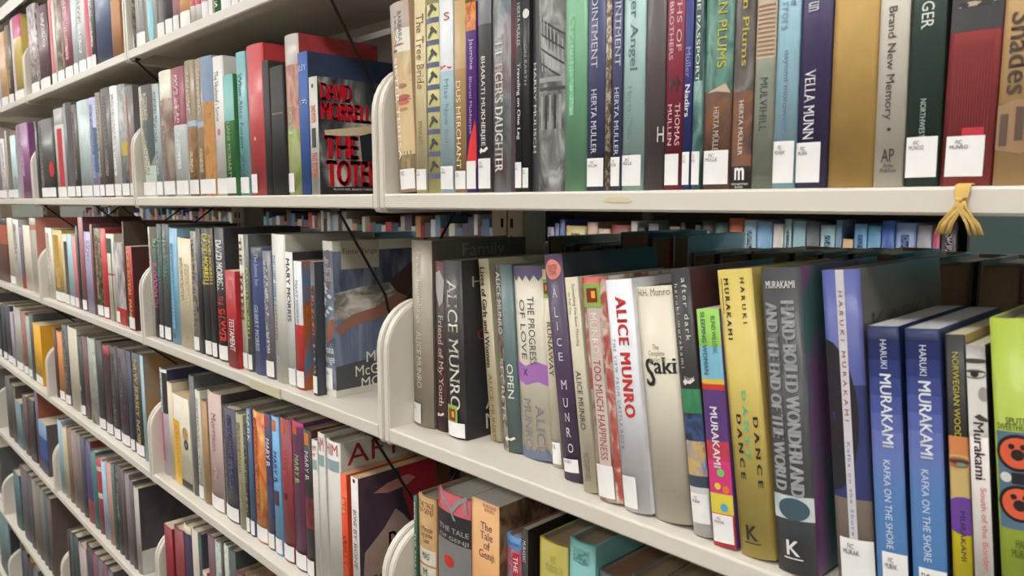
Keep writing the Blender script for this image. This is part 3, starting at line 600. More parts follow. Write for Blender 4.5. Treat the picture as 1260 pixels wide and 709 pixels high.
# ------------------------------------------------------------------ third row, nearest bay
run(2, 0, 'bot', 0.012, [
 ('tall taupe hardcover with silver lettering', 506, 531.5, 295.5, (158,146,128), dict(vb=521, cov=(92,84,72), D=.165, deco=[(T,'Family Furnishings',310,398,.3,.6,(206,200,188),'d'),(T,'ALICE MUNRO',408,478,.3,.55,(206,200,188),'d'),('CT','Family',.3,.75,.02,.11,(140,130,112))], lab=G('FIC\nMUNR',.026,a0=.0,a1=.5))),
 ('dark red and black hardcover with white splash', 532, 549.5, 321, ((44,36,40),(70,44,48),(110,50,54)), dict(y=.041, tu=521, deco=[(Y_,[(.2,336),(.6,333),(.9,345),(.8,372),(.5,378),(.2,360)],(176,172,168)),(T,'Friend of My Youth',388,500,.3,.8,(196,180,160),'d'),('F',lambda b: borzoi(b,.9,(214,208,200)))], lab=False)),
 ('black hardcover with big white lettering', 549.5, 572.5, 321, (46,42,44), dict(y=.035, tu=535, cov=(40,36,38), D=.155, deco=[(T,'ALICE MUNRO',345,506,.3,.8,(222,216,200),'d',dict(bold=.005)),('F',hates_cover),('F',lambda b: genre(b,500,524,.05,.65))], lab=dict(h=.018,z0=.002))),
 ('cream paperback with heavy black italic title', 604, 617, 323.5, (208,196,166), dict(y=.062, tu=588, H=.222, hard=False, deco=[(T,'Lives of Girls and Women',330,455,.15,.6,(40,36,36),'d',dict(bold=.02)),(T,'ALICE MUNRO',462,545,.25,.6,(150,120,70),'d')], lab=False)),
 ('slate teal hardcover with speckled left edge', 618, 639.5, 329, (88,112,112), dict(y=.048, tu=606, H=.218, deco=[(R_,0.0,1.0,0,.42,((60,52,48),(110,96,80),(150,140,120),120)),(T,'ALICE MUNRO',336,414,.12,.4,(214,214,206),'d'),(T,'SECRETS',444,520,.08,.34,(206,200,180),'d'),(T,'OPEN',450,492,.55,.85,(220,222,216),'d'),('F',lambda b: borzoi(b,.93,(214,214,210)))], lab=False)),
 ('cream hardcover with lilac ribbon and zigzags', 640, 677, 329, (214,206,184), dict(vb=561, tu=621, deco=[('F',ribbon),(T,'THE PROGRESS',368,452,.52,.72,(104,100,104),'d'),(T,'OF LOVE',372,446,.22,.42,(104,100,104),'d'),(T,'ALICE',500,560,.62,.86,(130,128,130),'d'),(T,'MUNRO',494,556,.22,.48,(130,128,130),'d')], lab=False)),
 ('cream hardcover lettered sideways in brown', 679.5, 692, 332.5, (212,200,172), dict(y=.05, tu=660, deco=[(T,'RUNAWAY',398,466,.3,.75,(90,62,50),'d'),('F',lambda b: genre(b,345,368,.1,.7))], lab=G('MUNR',.024,a0=.1))),
 ('deep purple hardcover with pink disc', 693, 716, 314, (70,50,82), dict(y=.03, tu=667, cov=(48,38,46), D=.165, deco=[(C_,334,.5,.0105,(222,140,128)),(T,'SELECTED\nSTORIES',328,341,.25,.75,(140,60,60),'f'),(T,'A',357,369,.4,.65,(214,206,220),'f'),(T,'L',382,394,.4,.6,(214,206,220),'f'),(T,'I',400,410,.47,.55,(214,206,220),'f'),(T,'C',420,430,.4,.65,(214,206,220),'f'),(T,'E',438,448,.42,.65,(214,206,220),'f'),(T,'M',472,483,.4,.72,(214,206,220),'f'),(T,'U',494,505,.43,.7,(214,206,220),'f'),(T,'N',512,522,.45,.7,(214,206,220),'f'),(T,'R',530,541,.45,.7,(214,206,220),'f'),(T,'O',549,560,.46,.74,(214,206,220),'f')], lab=G('MUNRO',.014,z0=.009,a0=.1,a1=.9))),
 ('narrow cream hardcover with small grey title', 717.5, 734.5, 342.6, (210,200,172), dict(y=.02, tu=693, deco=[(T,"Something I've Been Meaning",352,430,.55,.8,(110,104,96),'d'),(T,'to Tell You',362,390,.25,.45,(110,104,96),'d'),(T,'ALICE MUNRO',460,532,.3,.68,(60,52,50),'d'),(T,'MCGRAW-HILL',560,595,.3,.7,(120,112,100),'d')], lab=False)),
 ('cream hardcover with red marbled edges', 735.5, 766, 342.6, (206,186,170), dict(y=.014, tu=713, bands=[(.1,(196,80,74)),(1,((206,196,176),(206,190,172),(168,70,64),60))], deco=[(R_,.0,1.0,.78,1.0,((168,60,56),(186,90,80),(214,196,180),90)),(R_,.0,.5,.0,.16,((168,60,56),(186,90,80),(214,196,180),90)),(R_,.1,.86,.2,.7,(214,190,178)),(T,'E MUNRO',378,440,.3,.6,(232,222,210),'d'),(T,'TOO MUCH HAPPINESS',448,570,.3,.6,(150,80,76),'d'),('F',lambda b: genre(b,352,382,.1,.8))], lab=dict(h=.032,a0=.02,a1=.75))),
 ('glossy white hardcover with large red lettering', 767, 800.5, 346, (222,222,228), dict(y=.012, tu=742, deco=[(T,'ALICE MUNRO',370,518,.42,.78,(196,50,48),'d',dict(bold=.05,sans=True,sp=1.15)),(T,'THE VIEW FROM CASTLE ROCK',422,560,.12,.26,(90,110,140),'d',dict(sp=1.4))], lab=dict(h=.03,a0=.02,a1=.6))),
 ('thick cream hardcover with black script title', 802, 850, 354.6, (214,204,182), dict(y=.016, tu=774, deco=[('F',saki)], lab=False)),
 ('black hardcover with green bottle photo', 852.5, 877.5, 332, (40,38,40), dict(y=.014, tu=823, cov=(78,34,36), bands=[(484,(40,38,40)),(514,((40,120,76),(60,150,96),(30,80,56))),(548,((30,34,44),(50,80,130),(30,30,40))),(590,((196,80,60),(206,170,90),(110,120,180),90)),(604,(50,60,80)),(1,(206,204,200))], deco=[(T,'after dark',345,424,.6,.82,(214,210,204),'d',dict(sp=1.25)),(T,'haruki murakami',352,458,.2,.38,(206,202,196),'d',dict(sp=1.35)),('F',lambda b: borzoi(b,.42,(230,226,220))),(T,'Knopf',468,475,.3,.8,(200,196,190),'f')], lab=G('FIC\nMURAK',.026,a0=.05,z0=.012))),
 ('short paperback with green, purple and magenta bands', 878, 907, 382.5, (190,50,110), dict(y=.010, tu=856, bands=[(431,(140,190,84)),(472,(126,184,206)),(478,(216,186,70)),(485,(196,60,50)),(548,(92,60,120)),(572,(190,60,80)),(612,(206,60,120)),(636,(214,200,70)),(1,(210,60,70))], deco=[('F',blindw)], lab=G('FIC\nMURAK',.024,z0=.004))),
 ('glossy yellow hardcover with scattered black title', 909.5, 953.5, 333.5, (206,180,80), dict(y=.010, tu=877, deco=[(T,'HARUKI',346,404,.70,.80,(60,52,40),'d',dict(sp=1.7,bold=.02)),(T,'MURAKAMI',346,424,.22,.36,(50,44,36),'d',dict(bold=.03,sp=1.5)),(R_,346,392,.12,.14,ink((60,52,40))),(T,'DANCE',518,596,.26,.40,(40,36,34),'d',dict(bold=.04,sp=1.6)),(T,'DANCE',488,570,.48,.60,(90,190,150),'d',dict(bold=.04,sp=1.6)),(T,'DANCE',520,604,.74,.86,(40,36,34),'d',dict(bold=.04,sp=1.6)),('F',lambda b: kmark(b,(50,44,40),652,670,.28,.6))], lab=False)),
 ('thick charcoal hardcover with condensed grey title', 956, 1006, 331.7, (56,56,60), dict(y=.008, tu=934, cov=((40,36,60),(130,70,130),(60,110,112),14), bands=[(616,(54,54,58)),(645,(180,190,190)),(1,(56,58,62))], deco=[(T,'MURAKAMI',350,359,.12,.86,(224,220,216),'f',dict(bold=.01)),(T,'HARD-BOILED WONDERLAND',376,616,.50,.82,(152,152,154),'d',dict(bold=.07)),(T,'AND THE END OF THE WORLD',378,610,.08,.40,(152,152,154),'d',dict(bold=.07)),('F',stone),('F',lambda b: kmark(b,(220,218,214),670,688,.3,.62))], lab=False)),
 ('blue hardcover with white title stripe', 1031, 1079, 334, (74,80,140), dict(y=.012, tu=1009, D=.175, cov=(104,96,88), bands=[(480,(72,80,154)),(620,(40,46,104)),(1,(120,104,92))], deco=[('F',lambda b: disc(b, 520, .0, .022, (40,36,44), lvl=.9, sq=2.6, half=True)),(R_,0.0,1.0,.40,.62,(206,200,206)),(T,'HARUKI MURAKAMI',362,525,.46,.56,(140,70,70),'d',dict(sp=1.7)),(T,'Kafka on the Shore',550,664,.47,.56,(90,110,160),'d',dict(sp=1.3)),('CT','KAFKA',.1,.9,.14,.2,(70,62,58))], lab=G('FIC\nMURAK',.036,a0=.12,a1=1.0,f0=668,f1=728))),
 ('left blue gradient paperback', 1081, 1121, 404, (58,84,140), dict(y=.010, tu=1066, cov=(36,52,96), D=.15, hard=False, pages=(190,188,190), bands=grad(404, 760), deco=[(T,'HARUKI',423,459,.42,.62,(206,212,230),'d',dict(sans=True)),(T,'MURAKAMI',466,556,.36,.72,(226,230,240),'d',dict(bold=.02,sans=True)),(T,'KAFKA ON THE SHORE',572,680,.36,.58,(206,214,230),'d')], lab=G('FIC\nMURAK',.03,a0=.2,a1=1,f0=684,f1=745))),
 ('right blue gradient paperback', 1125, 1169, 407, (58,84,140), dict(y=.010, tu=1112.5, cov=(36,52,96), D=.15, hard=False, pages=(190,188,190), bands=grad(404, 760), deco=[(T,'HARUKI',430,468,.42,.62,(206,212,230),'d',dict(sans=True)),(T,'MURAKAMI',475,570,.36,.72,(226,230,240),'d',dict(bold=.02,sans=True)),(T,'KAFKA ON THE SHORE',584,696,.36,.58,(206,214,230),'d')], lab=G('FIC',.03,a0=.2,a1=1,f0=704,f1=765))),
 ('black and yellow paperback with purple circle', 1175.5, 1202, 415, (46,44,42), dict(y=.012, tu=1162, hard=False, D=.13, bands=[(543,(44,42,42)),(566,(206,130,80)),(620,(196,170,110)),(1,(214,196,40))], deco=[(T,'NORWEGIAN WOOD',438,545,.35,.65,(196,180,60),'d'),(C_,575,.45,.0075,(170,100,80),dict(sq=.5)),(C_,574,.5,.0060,(96,46,42),dict(sq=.28,lvl=1.8)),(C_,577,.6,.003,(90,150,140),dict(sq=.4,lvl=2)),(C_,640,.66,.013,(104,66,150)),(T,'MURAKAMI',634,694,.45,.72,(52,44,60),'d',dict(sans=True))], lab=False)),
 ('white paperback with black and white eye', 1203, 1228, 428, (220,212,208), dict(y=.008, tu=1188, hard=False, D=.12, cov=(40,36,40), deco=[('F',eyeface),(T,'Murakami',526,596,.25,.8,(50,44,46),'d',dict(bold=.015)),(T,'South of the Border, West',606,740,.45,.8,(206,110,110),'d')], lab=False)),
 ('lime green hardcover with orange figures', 1236, 1290, 395, (160,182,44), dict(y=.006, tu=1216, deco=[(T,'SPUTNIK',522,530,.3,1.,(84,92,30),'f',dict(bold=.01)),(T,'SWEETHEART',530,538,.08,1.,(84,92,30),'f',dict(bold=.01)),('F',monster),(T,'HARUKI\nMURAKAMI',672,694,.3,1.,(84,92,30),'f',dict(bold=.01))], lab=False)),
])
# ------------------------------------------------------------------ fourth row, nearest bay (only the tops show)
run(3, 0, 'top', 0.022, [
 ('thin dark green paperback with white lettering', 498, 506.5, 605, (36,84,60), dict(y=.035, deco=[(T,'GENJI',618,640,.3,.7,INKW,'d'),(T,'THE TALE OF GENJI',656,740,.3,.75,INKW,'d')], lab=False)),
 ('worn tan hardcover with brown old lettering', 507.5, 534.5, 605, (176,140,92), dict(y=.035, kind='cloth', deco=[(T,'THE TALE\nOF GENJI',618,634,.15,.9,(120,80,50),'f'),(T,'by Murasaki\nLady of the\nCourt',648,668,.2,.85,(90,60,44),'f'),(R_,676,694,.1,.95,plain((214,208,192),'pb')),(T,'MAS',680,688,.3,.7,(50,46,46),'f',dict(lvl=3)),(R_,697,712,.1,.95,plain((214,208,192),'pb')),(T,'M.',700,708,.35,.65,(50,46,46),'f',dict(lvl=3))], lab=False)),
 ('red and black hardcover with grey branches', 535.5, 577, 600, (168,44,58), dict(y=.02, pages=(220,216,208), deco=[('F',gyp)], lab=False)),
 ('tan boxed paperback with purple script', 579.5, 614, 611, (206,156,104), dict(y=.02, cov=((150,118,88),(120,88,60),(60,44,34),60,'pb'), hard=False, pages=(220,214,204), deco=[(T,'MURASAKI\nSHIKIBU',620,629,.45,.9,(150,104,80),'f'),(T,'The\nTale\nof\nGenji',643,690,.3,.85,(104,66,90),'f')], lab=False)),
 ('low blue, pink and red paperback', 616.5, 640.5, 654, (70,120,180), dict(y=.03, pages=(220,214,204), bands=[(676,(76,128,186)),(1,((206,120,140),(190,80,100),(120,170,190),60))], deco=[(T,'Murasaki Shikibu',667,671,.1,.9,(40,70,120),'f'),(R_,680,730,.5,.9,(190,40,56)),(T,'THE TALE',684,730,.58,.82,INKW,'d')], lab=False)),
 ('thin black paperback with small white title', 642, 650, 650, (40,34,34), dict(y=.03, D=.15, hard=False, pages=(200,186,160), deco=[(T,'MURASAKI',666,692,.2,.7,(190,186,180),'d')], lab=False)),
 ('olive yellow hardcover with faded title', 661, 697, 661, (160,146,40), dict(y=.025, kind='gloss', pages=(176,150,112), deco=[(T,'IRIS\nMURDOCH',684,704,.3,.85,(184,172,90),'f')], lab=False)),
 ('teal cloth hardcover', 698.5, 731, 661, (112,164,160), dict(y=.025, kind='cloth', pages=(150,134,112), deco=[('S',676,694,.2,.8,(112,164,160),(84,130,130))], lab=False)),
 ('tattered brown and slate hardcover', 733, 768, 701, (70,74,80), dict(y=.03, kind='cloth', pages=(150,112,88), lab=False)),
 ('low grey green hardcover', 772, 806, 706, (96,104,96), dict(y=.04, kind='cloth', pages=(160,140,110), lab=False)),
 ('low brown hardcover', 808, 845, 716, (104,86,66), dict(y=.04, kind='cloth', pages=(150,128,100), lab=False)),
])
# ------------------------------------------------------------------ second row, second bay
run(1, 1, 'bot', 0.010, [
 ('cream and pale green hardcover with jagged art', 170, 191.5, 109.6, (206,200,176), dict(bands=[(.2,(190,184,166)),(1,(206,204,180))], deco=[(R_,.0,.32,.35,1.0,(84,78,74)),(Y_,[(.35,.32),(1,.3),(1,.62),(.75,.72),(.5,.5),(.35,.38)],(70,84,84)),(R_,.72,1,.35,1,(190,206,190))], ink=(110,110,100))),
 ('slim pale grey blue hardcover', 191.8, 200, 105, (168,180,182), dict(ink=(70,84,90))),
 ('cream hardcover with brown lower half', 200.3, 215.3, 90, ((150,120,110),(190,170,150),(214,204,180),20), dict(bands=[(122,(222,214,190)),(1,((150,116,104),(190,168,150),(214,204,180),24))], deco=[(T,'THE ROCK',120,198,.15,.5,(150,110,104),'d')])),
 ('maroon hardcover with white lower half', 215.5, 231.7, 86, (150,56,72), dict(bands=[(154,(146,54,72)),(1,(214,220,218))], deco=[('S',92,152,.3,.65,(148,60,78),(220,190,190)),('S',160,208,.35,.65,(214,220,218),(160,180,186))])),
 ('olive tan hardcover with pale blue stripe', 232, 244.3, 77, ((150,124,90),(160,134,100),(130,100,70)), dict(bands=[(149,(150,128,98)),(156,(170,190,214)),(1,((150,112,70),(176,130,80),(120,90,60),50))], deco=[('S',84,140,.3,.65,(152,130,100),(200,190,170)),('S',182,212,.3,.65,(156,124,84),(206,190,160))])),
 ('wide tan hardcover with orange grass photo', 244.6, 265.5, 74.5, (160,136,104), dict(bands=[(149,(156,134,104)),(156,(166,190,216)),(1,(160,124,84))], deco=[(R_,.0,.32,.5,1.0,(120,146,180)),(R_,.32,1.0,.5,1.0,((196,120,50),(206,140,60),(150,100,50),60)),('S',84,140,.12,.38,(158,136,106),(200,190,170)),('S',182,212,.12,.38,(162,128,88),(206,190,160))])),
 ('tall white hardcover with pink flower', 266, 279, 72, (224,220,214), dict(cov=(216,214,206), D=.16, deco=[(T,"The Husband's Secret",88,150,.3,.7,(110,110,106),'d'),(C_,163,.55,.006,(206,110,140))])),
 ('short turquoise and green hardcover', 279.3, 292, 94, (110,176,170), dict(y=.006, bands=[(149,(120,182,176)),(1,(58,112,60))], deco=[(T,'LIANE MORIARTY',150,222,.3,.6,(150,190,130),'d')])),
 ('turquoise hardcover with navy lettering', 292.6, 306.5, 67, (116,182,186), dict(deco=[(T,'What Alice Forgot',90,184,.3,.72,(50,80,100),'d'),(T,'LIANE MORIARTY',188,224,.2,.7,(50,90,110),'d')])),
 ('bright coral red hardcover', 307, 327.5, 58.5, (206,62,66), dict(cov=(190,40,46), D=.17, deco=[(C_,171,.5,.003,(220,190,120))], lab=dict(h=.03,a0=.1,a1=.55))),
 ('thin worn black hardcover', 328, 336, 76, (46,42,44), dict(lab=False, kind='cloth', D=.13)),
 ('short worn black hardcover', 336.5, 353, 84, (44,40,40), dict(lab=False, kind='cloth', deco=[(R_,139,141,.1,.9,ink((104,96,92)))])),
 ('tall pink and lime mottled hardcover', 353.5, 370.5, 45.5, ((196,110,84),(206,170,150),(176,80,64)), dict(cov=((150,30,36),(170,44,44),(120,28,36),30), D=.135, bands=[(80,(190,180,170)),(160,((190,110,90),(206,160,140),(170,70,56),24)),(1,((150,180,80),(190,200,110),(206,200,180),28))], deco=[(T,'LOVE',130,170,.3,.6,(150,200,140),'d',dict(bold=.02))], lab=dict(h=.028,a0=.0,a1=.6))),
 ('royal blue cloth hardcover', 371, 383, 66, (58,92,160), dict(kind='cloth', cov=(36,50,80), D=.17, deco=[(T,'SLEY',80,87,.05,.9,(190,200,220),'f'),('S',123,129,.1,.9,(62,96,164),(200,206,220))], lab=False)),
 ('small grey paperback with red lettered cover', 383.5, 394, 96, (196,194,186), dict(y=.006, hard=False, D=.107, cov=(60,60,66), deco=[(T,'DAVID MORRELL',130,152,.2,.8,(226,100,70),'d',dict(bold=.02)),(R_,158,182,.25,.75,(60,62,70)),(T,'THE TOTEM',188,218,.2,.8,(226,90,60),'d',dict(bold=.03)),(C_,106,.5,.003,(60,60,60)),('F',totem_cover)], lab=False)),
])
# ------------------------------------------------------------------ second row, third and far bays
run(1, 2, 'bot', 0.010, [
 ('black hardcover with pale left edge', 43, 50, 152, (66,62,62), dict(deco=[(R_,0.,.5,0,.35,(190,188,180)),(R_,.5,1.,0,.35,(150,170,190))], lab=False)),
 ('wide black hardcover with red disc', 50.3, 69.5, 150.5, (58,54,54), dict(deco=[(C_,209,.80,.022,(190,36,36)),(R_,.05,.95,.05,.3,letters((58,54,54),(150,146,140)))])),
 ('white hardcover with bright red stripe', 70.5, 82, 136, (226,222,216), dict(bands=[(.18,(150,146,142)),(1,(228,222,216))], deco=[(R_,159,232,.45,.85,(206,24,44))])),
 ('grey blue and charcoal hardcover', 82.3, 92.3, 129, (96,108,116), dict(deco=[(R_,0.,1.,.55,1.,(84,78,78))])),
 ('dark brown hardcover', 92.6, 99, 130.5, (80,70,68), dict(ink=(140,130,120))),
 ('wide pale aqua hardcover', 99.3, 113.8, 126.5, ((184,206,210),(176,196,196),(160,176,170),24), dict()),
 ('periwinkle and navy hardcover', 114, 122, 122, (166,166,206), dict(deco=[(R_,.3,.75,.4,1.,(66,96,140))], ink=(70,76,110))),
 ('slim brown hardcover with pale lettering', 122.3, 128.4, 115.5, (130,116,104), dict(ink=(200,190,176))),
 ('charcoal hardcover with faint lettering', 128.7, 139.8, 111, (90,84,84), dict(ink=(130,126,124))),
 ('white and grey hardcover', 140, 149, 108, (220,220,218), dict(ink=(160,160,160))),
 ('grey hardcover with blue and yellow art', 149.2, 159, 106, ((130,130,126),(170,170,160),(70,110,150),40), dict(deco=[(R_,175,192,.5,.95,(206,180,60))])),
 ('grey hardcover with orange brown stripe', 159.2, 168, 107.5, (108,100,98), dict(deco=[(R_,.08,.9,.15,.5,(190,100,66))])),
])
run(1, 3, 'bot', 0.012, [
 ('mauve grey hardcover', -6, 4, 160, (170,150,152), dict(ink=(220,210,206))),
 ('white paperback with grey lettering', 4.3, 9.5, 172, (214,212,210), dict(ink=(110,110,114))),
 ('pink and brown hardcover', 9.8, 16.8, 162, (190,160,140), dict(deco=[(R_,0.,1.,.55,1.,(110,104,84))])),
 ('pale blue hardcover with dark spot', 17, 23.6, 168, (190,210,214), dict(deco=[(C_,220,.6,.006,(60,70,80))])),
 ('plum purple hardcover with rosy edge', 24, 38.5, 155, (140,70,130), dict(deco=[(R_,0.,1.,0,.45,(170,140,154)),(R_,.3,.7,.4,.62,letters((140,70,130),(220,200,214)))], lab=False)),
])
# ------------------------------------------------------------------ top row
run(0, 1, 'bot', 0.010, [
 ('speckled grey brown hardcover', 160, 166, 0, ((110,96,90),(150,140,134),(206,200,196),120), dict(H=.236)),
 ('white and grey hardcover with thin lines', 166.3, 178.5, 0, (214,214,212), dict(H=.24, deco=[(R_,0.,1.,.6,.66,ink((130,130,130))),(R_,0.,1.,.85,.97,(120,114,108))])),
 ('white hardcover with turquoise figure', 179, 191.7, 0, (224,224,222), dict(H=.235, deco=[(C_,25,.6,.0145,(110,190,206),dict(sq=3.2))], lab=False)),
 ('mid grey hardcover', 192, 201.7, 0, (150,148,148), dict(H=.23, deco=[(R_,0.,1.,.55,.95,(110,106,108))])),
 ('dark grey violet hardcover', 202, 211.7, 0, (96,88,98), dict(H=.235)),
 ('pink hardcover', 212, 219.8, 0, (216,166,166), dict(H=.228)),
 ('pastel yellow and orange hardcover', 220, 233.5, 0, ((226,200,140),(226,160,90),(220,190,150),40), dict(H=.232, bands=[(.72,(228,206,150)),(1,(232,166,100))])),
 ('left red topped white hardcover', 233.8, 240, 0, (222,216,214), dict(H=.235, bands=[(8,(206,50,56)),(1,(226,220,218))], lab=False)),
 ('right red topped white hardcover', 240.3, 247, 0, (222,216,214), dict(H=.235, bands=[(6,(206,50,56)),(1,(226,220,218))], lab=False)),
 ('pinkish white hardcover with red edge', 247.3, 256, 0, (230,214,214), dict(H=.24, deco=[(R_,0.,1.,.8,.9,(206,80,90))])),
 ('slim white hardcover', 256.3, 262, 0, (230,226,222), dict(H=.236)),
 ('grass green hardcover with white curls', 262.3, 269.5, 0, (60,136,76), dict(H=.22, lab=False, deco=[(T,'S',2,9,.3,.8,INKW,'f')])),
 ('broad white hardcover with faint print', 270, 283, 0, (232,228,224), dict(H=.24)),
 ('plain white hardcover', 283.3, 293, 0, (230,226,222), dict(H=.236)),
 ('off white hardcover', 293.3, 304, 0, (224,220,210), dict(H=.24)),
 ('grey blue cloth hardcover', 304.5, 318, 0, (120,134,150), dict(H=.232)),
])
run(0, 2, 'bot', 0.010, [
 ('speckled white and black hardcover', 36, 48.5, 12.5, ((80,76,78),(180,160,160),(220,214,212),90), dict()),
 ('dark maroon hardcover with white specks', 49, 62, 13, (104,70,78), dict(deco=[(R_,.1,.5,.55,.8,letters((104,70,78),(214,206,206)))])),
 ('white hardcover with scarlet stripe', 63.5, 70, 1.8, (230,222,218), dict(deco=[(R_,0.,.95,.3,.8,(206,80,84))])),
 ('cream and brown hardcover', 70.3, 79, 0, ((206,190,160),(150,130,116),(110,90,84),40), dict(H=.237)),
 ('dusty rose hardcover', 79.3, 89.7, 0, (158,84,98), dict(H=.243, ink=(206,170,176))),
 ('icy blue hardcover', 90, 96, 0, (204,214,222), dict(H=.24)),
 ('pale grey hardcover with dark specks', 96.3, 106, 0, (206,206,206), dict(H=.24, ink=(110,110,110))),
 ('white hardcover with crimson stripe', 106.3, 112.7, 0, (228,222,222), dict(H=.24, deco=[(R_,0.,.93,.35,.9,(206,60,84))])),
 ('slim black and silver hardcover', 113, 118, 0, (90,88,86), dict(H=.236, ink=(214,212,206))),
 ('large slate blue hardcover', 118.3, 138.5, 0, (84,96,136), dict(H=.25, lab=False)),
 ('plain caramel tan hardcover', 139, 150.5, 13, (180,130,90), dict(lab=False, kind='cloth')),
])
run(0, 3, 'bot', 0.010, [
 ('pale blue and grey hardcover', -9, 1.2, 50, (200,210,220), dict()),
 ('apricot hardcover', 1.5, 10, 44.5, (224,170,120), dict(deco=[(R_,0.,1.,0,.25,(220,150,140))])),
 ('dark olive brown hardcover', 10.5, 17, 34.5, (100,80,66), dict(ink=(150,140,90))),
 ('magenta and yellow hardcover', 17.5, 30, 24, (206,60,120), dict(bands=[(48,(200,56,116)),(1,(222,190,90))], deco=[(R_,0.,1.,0,.35,(214,190,206))])),
])
# ------------------------------------------------------------------ third row, second bay
run(2, 1, 'bot', 0.016, [
 ('cream hardcover with grey vertical print', 182.5, 190.5, 279, (206,198,180), dict(ink=(120,110,104), lab=False)),
 ('narrow black hardcover with green and pink title', 190.8, 195.5, 292, (48,44,46), dict(tu=186.5, deco=[(T,'DAVID',296,318,.1,.95,(60,160,100),'d',dict(bold=.03)),(T,'BLOODOATH',324,378,.1,.95,(220,90,170),'d',dict(bold=.03))], lab=False)),
 ('left dark slate hardcover with green lettering', 195.8, 201.3, 276, (72,80,80), dict(deco=[(T,'DAVID MORRELL',290,350,.25,.8,(70,150,110),'d',dict(bold=.02))])),
 ('right dark slate hardcover with green lettering', 201.6, 210, 276, (70,78,78), dict(deco=[(T,'DAVID MORRELL',290,350,.25,.8,(70,150,110),'d',dict(bold=.02))])),
 ('sky blue hardcover with darker lettering', 210.3, 220.5, 281, (120,176,208), dict(deco=[('S',300,405,.35,.65,(120,176,208),(92,142,180)),(C_,414,.5,.006,(60,100,140))], lab=False)),
 ('cream hardcover with ghosted grey title', 220.8, 237.5, 293, (216,202,168), dict(deco=[('S',318,372,.25,.48,(216,202,168),(120,110,96)),('S',325,375,.6,.85,(216,202,168),(180,166,120)),(C_,416,.6,.005,(180,150,90))], lab=False)),
 ('speckled grey and cream hardcover', 238, 245.3, 284.5, ((120,112,100),(160,150,134),(80,76,74),90), dict(ink=(60,56,54))),
 ('plain black hardcover', 245.6, 251.3, 281, (40,38,40), dict(lab=False)),
 ('black hardcover with yellow and white lettering', 251.6, 260.5, 281, (42,40,42), dict(deco=[(T,'DAVID MORRELL',288,352,.5,.95,(222,206,70),'d',dict(bold=.03)),(T,'THE PROTECTOR',288,352,.05,.45,(214,212,206),'d',dict(bold=.02))])),
 ('slim black hardcover with yellow lettering', 260.8, 267.5, 281, (44,40,42), dict(deco=[(T,'DAVID MORRELL',290,352,.3,.8,(206,180,60),'d',dict(bold=.03))])),
 ('black hardcover with white and red lettering', 267.8, 280, 280, (44,40,44), dict(deco=[(T,'DAVID MORRELL',296,358,.35,.85,(230,228,226),'d',dict(bold=.04)),(T,'THE',364,376,.35,.8,(206,60,50),'d'),(T,'SHIMMER',380,420,.3,.9,(224,50,46),'d',dict(bold=.04))])),
 ('short red paperback with white title', 281, 293.5, 332.6, (170,38,44), dict(y=.008, hard=False, deco=[(T,'TESTAMENT',392,432,.3,.8,(230,220,216),'d',dict(bold=.03)),(R_,345,368,.3,.7,(206,110,104))], lab=False)),
 ('cream hardcover with brown totem lettering', 296, 305, 288.5, (212,206,188), dict(deco=[(T,'THE  TOTEM',294,394,.2,.8,(110,90,56),'d',dict(bold=.04))])),
 ('dark slate hardcover with lime lettering', 305.3, 311, 289, (84,90,88), dict(deco=[(T,'DAVID MORRELL',330,420,.3,.8,(180,186,70),'d',dict(bold=.02))])),
 ('navy blue hardcover with pale lettering', 311.3, 326.3, 304, (70,84,142), dict(bands=[(.10,(58,60,80)),(1,(70,84,144))], deco=[(T,'The James Inn',312,352,.45,.75,(190,200,226),'d'),(T,'GILBERT MORRIS',376,432,.35,.65,(196,204,226),'d')], lab=False)),
 ('grey plum hardcover with silver lettering', 326.6, 337.3, 309, (110,106,116), dict(ink=(196,196,200))),
 ('white hardcover with blue upper title', 337.6, 354.3, 288, (212,210,200), dict(cov=(188,182,166), D=.165, deco=[(T,'THE LOST TEMPLE',314,372,.1,.42,(60,140,196),'d',dict(bold=.03)),(T,'MORRIS',376,420,.15,.42,(150,140,120),'d',dict(bold=.02)),(C_,440,.4,.004,(150,160,200))], lab=False)),
 ('white hardcover with black lettering', 354.6, 364, 310, (216,214,210), dict(cov=(44,40,42), deco=[(T,'MARY MORRIS',318,396,.3,.75,(70,66,66),'d',dict(bold=.02))])),
 ('white and red hardcover with orange cover', 364.3, 374.5, 323.5, (210,208,208), dict(bands=[(400,(214,216,220)),(1,(206,40,40))], cov=((206,110,40),(190,90,30),(60,130,170),18), deco=[(T,'MARY MORRIS',345,398,.35,.65,(130,140,160),'d')], H=.2, hard=True)),
 ('dark grey hardcover with coral lettering', 386, 391.8, 322, (64,66,72), dict(deco=[('S',352,418,.25,.75,(64,66,72),(206,110,80)),('S',424,462,.3,.7,(64,66,72),(150,150,156))])),
 ('cream edged hardcover with arm and skirt painting', 392.5, 412.5, 296, (84,96,120), dict(vb=483.5, D=.165, cov=(80,88,104), bands=[(.06,(210,208,194)),(.95,((76,88,110),(104,116,140),(140,150,170),40)),(1,(210,208,194))], deco=[('F',fiona_spine),('F',fiona_cover)], lab=G('FIC\nMORRI',.032,a0=.02,a1=.8,z0=.012))),
])
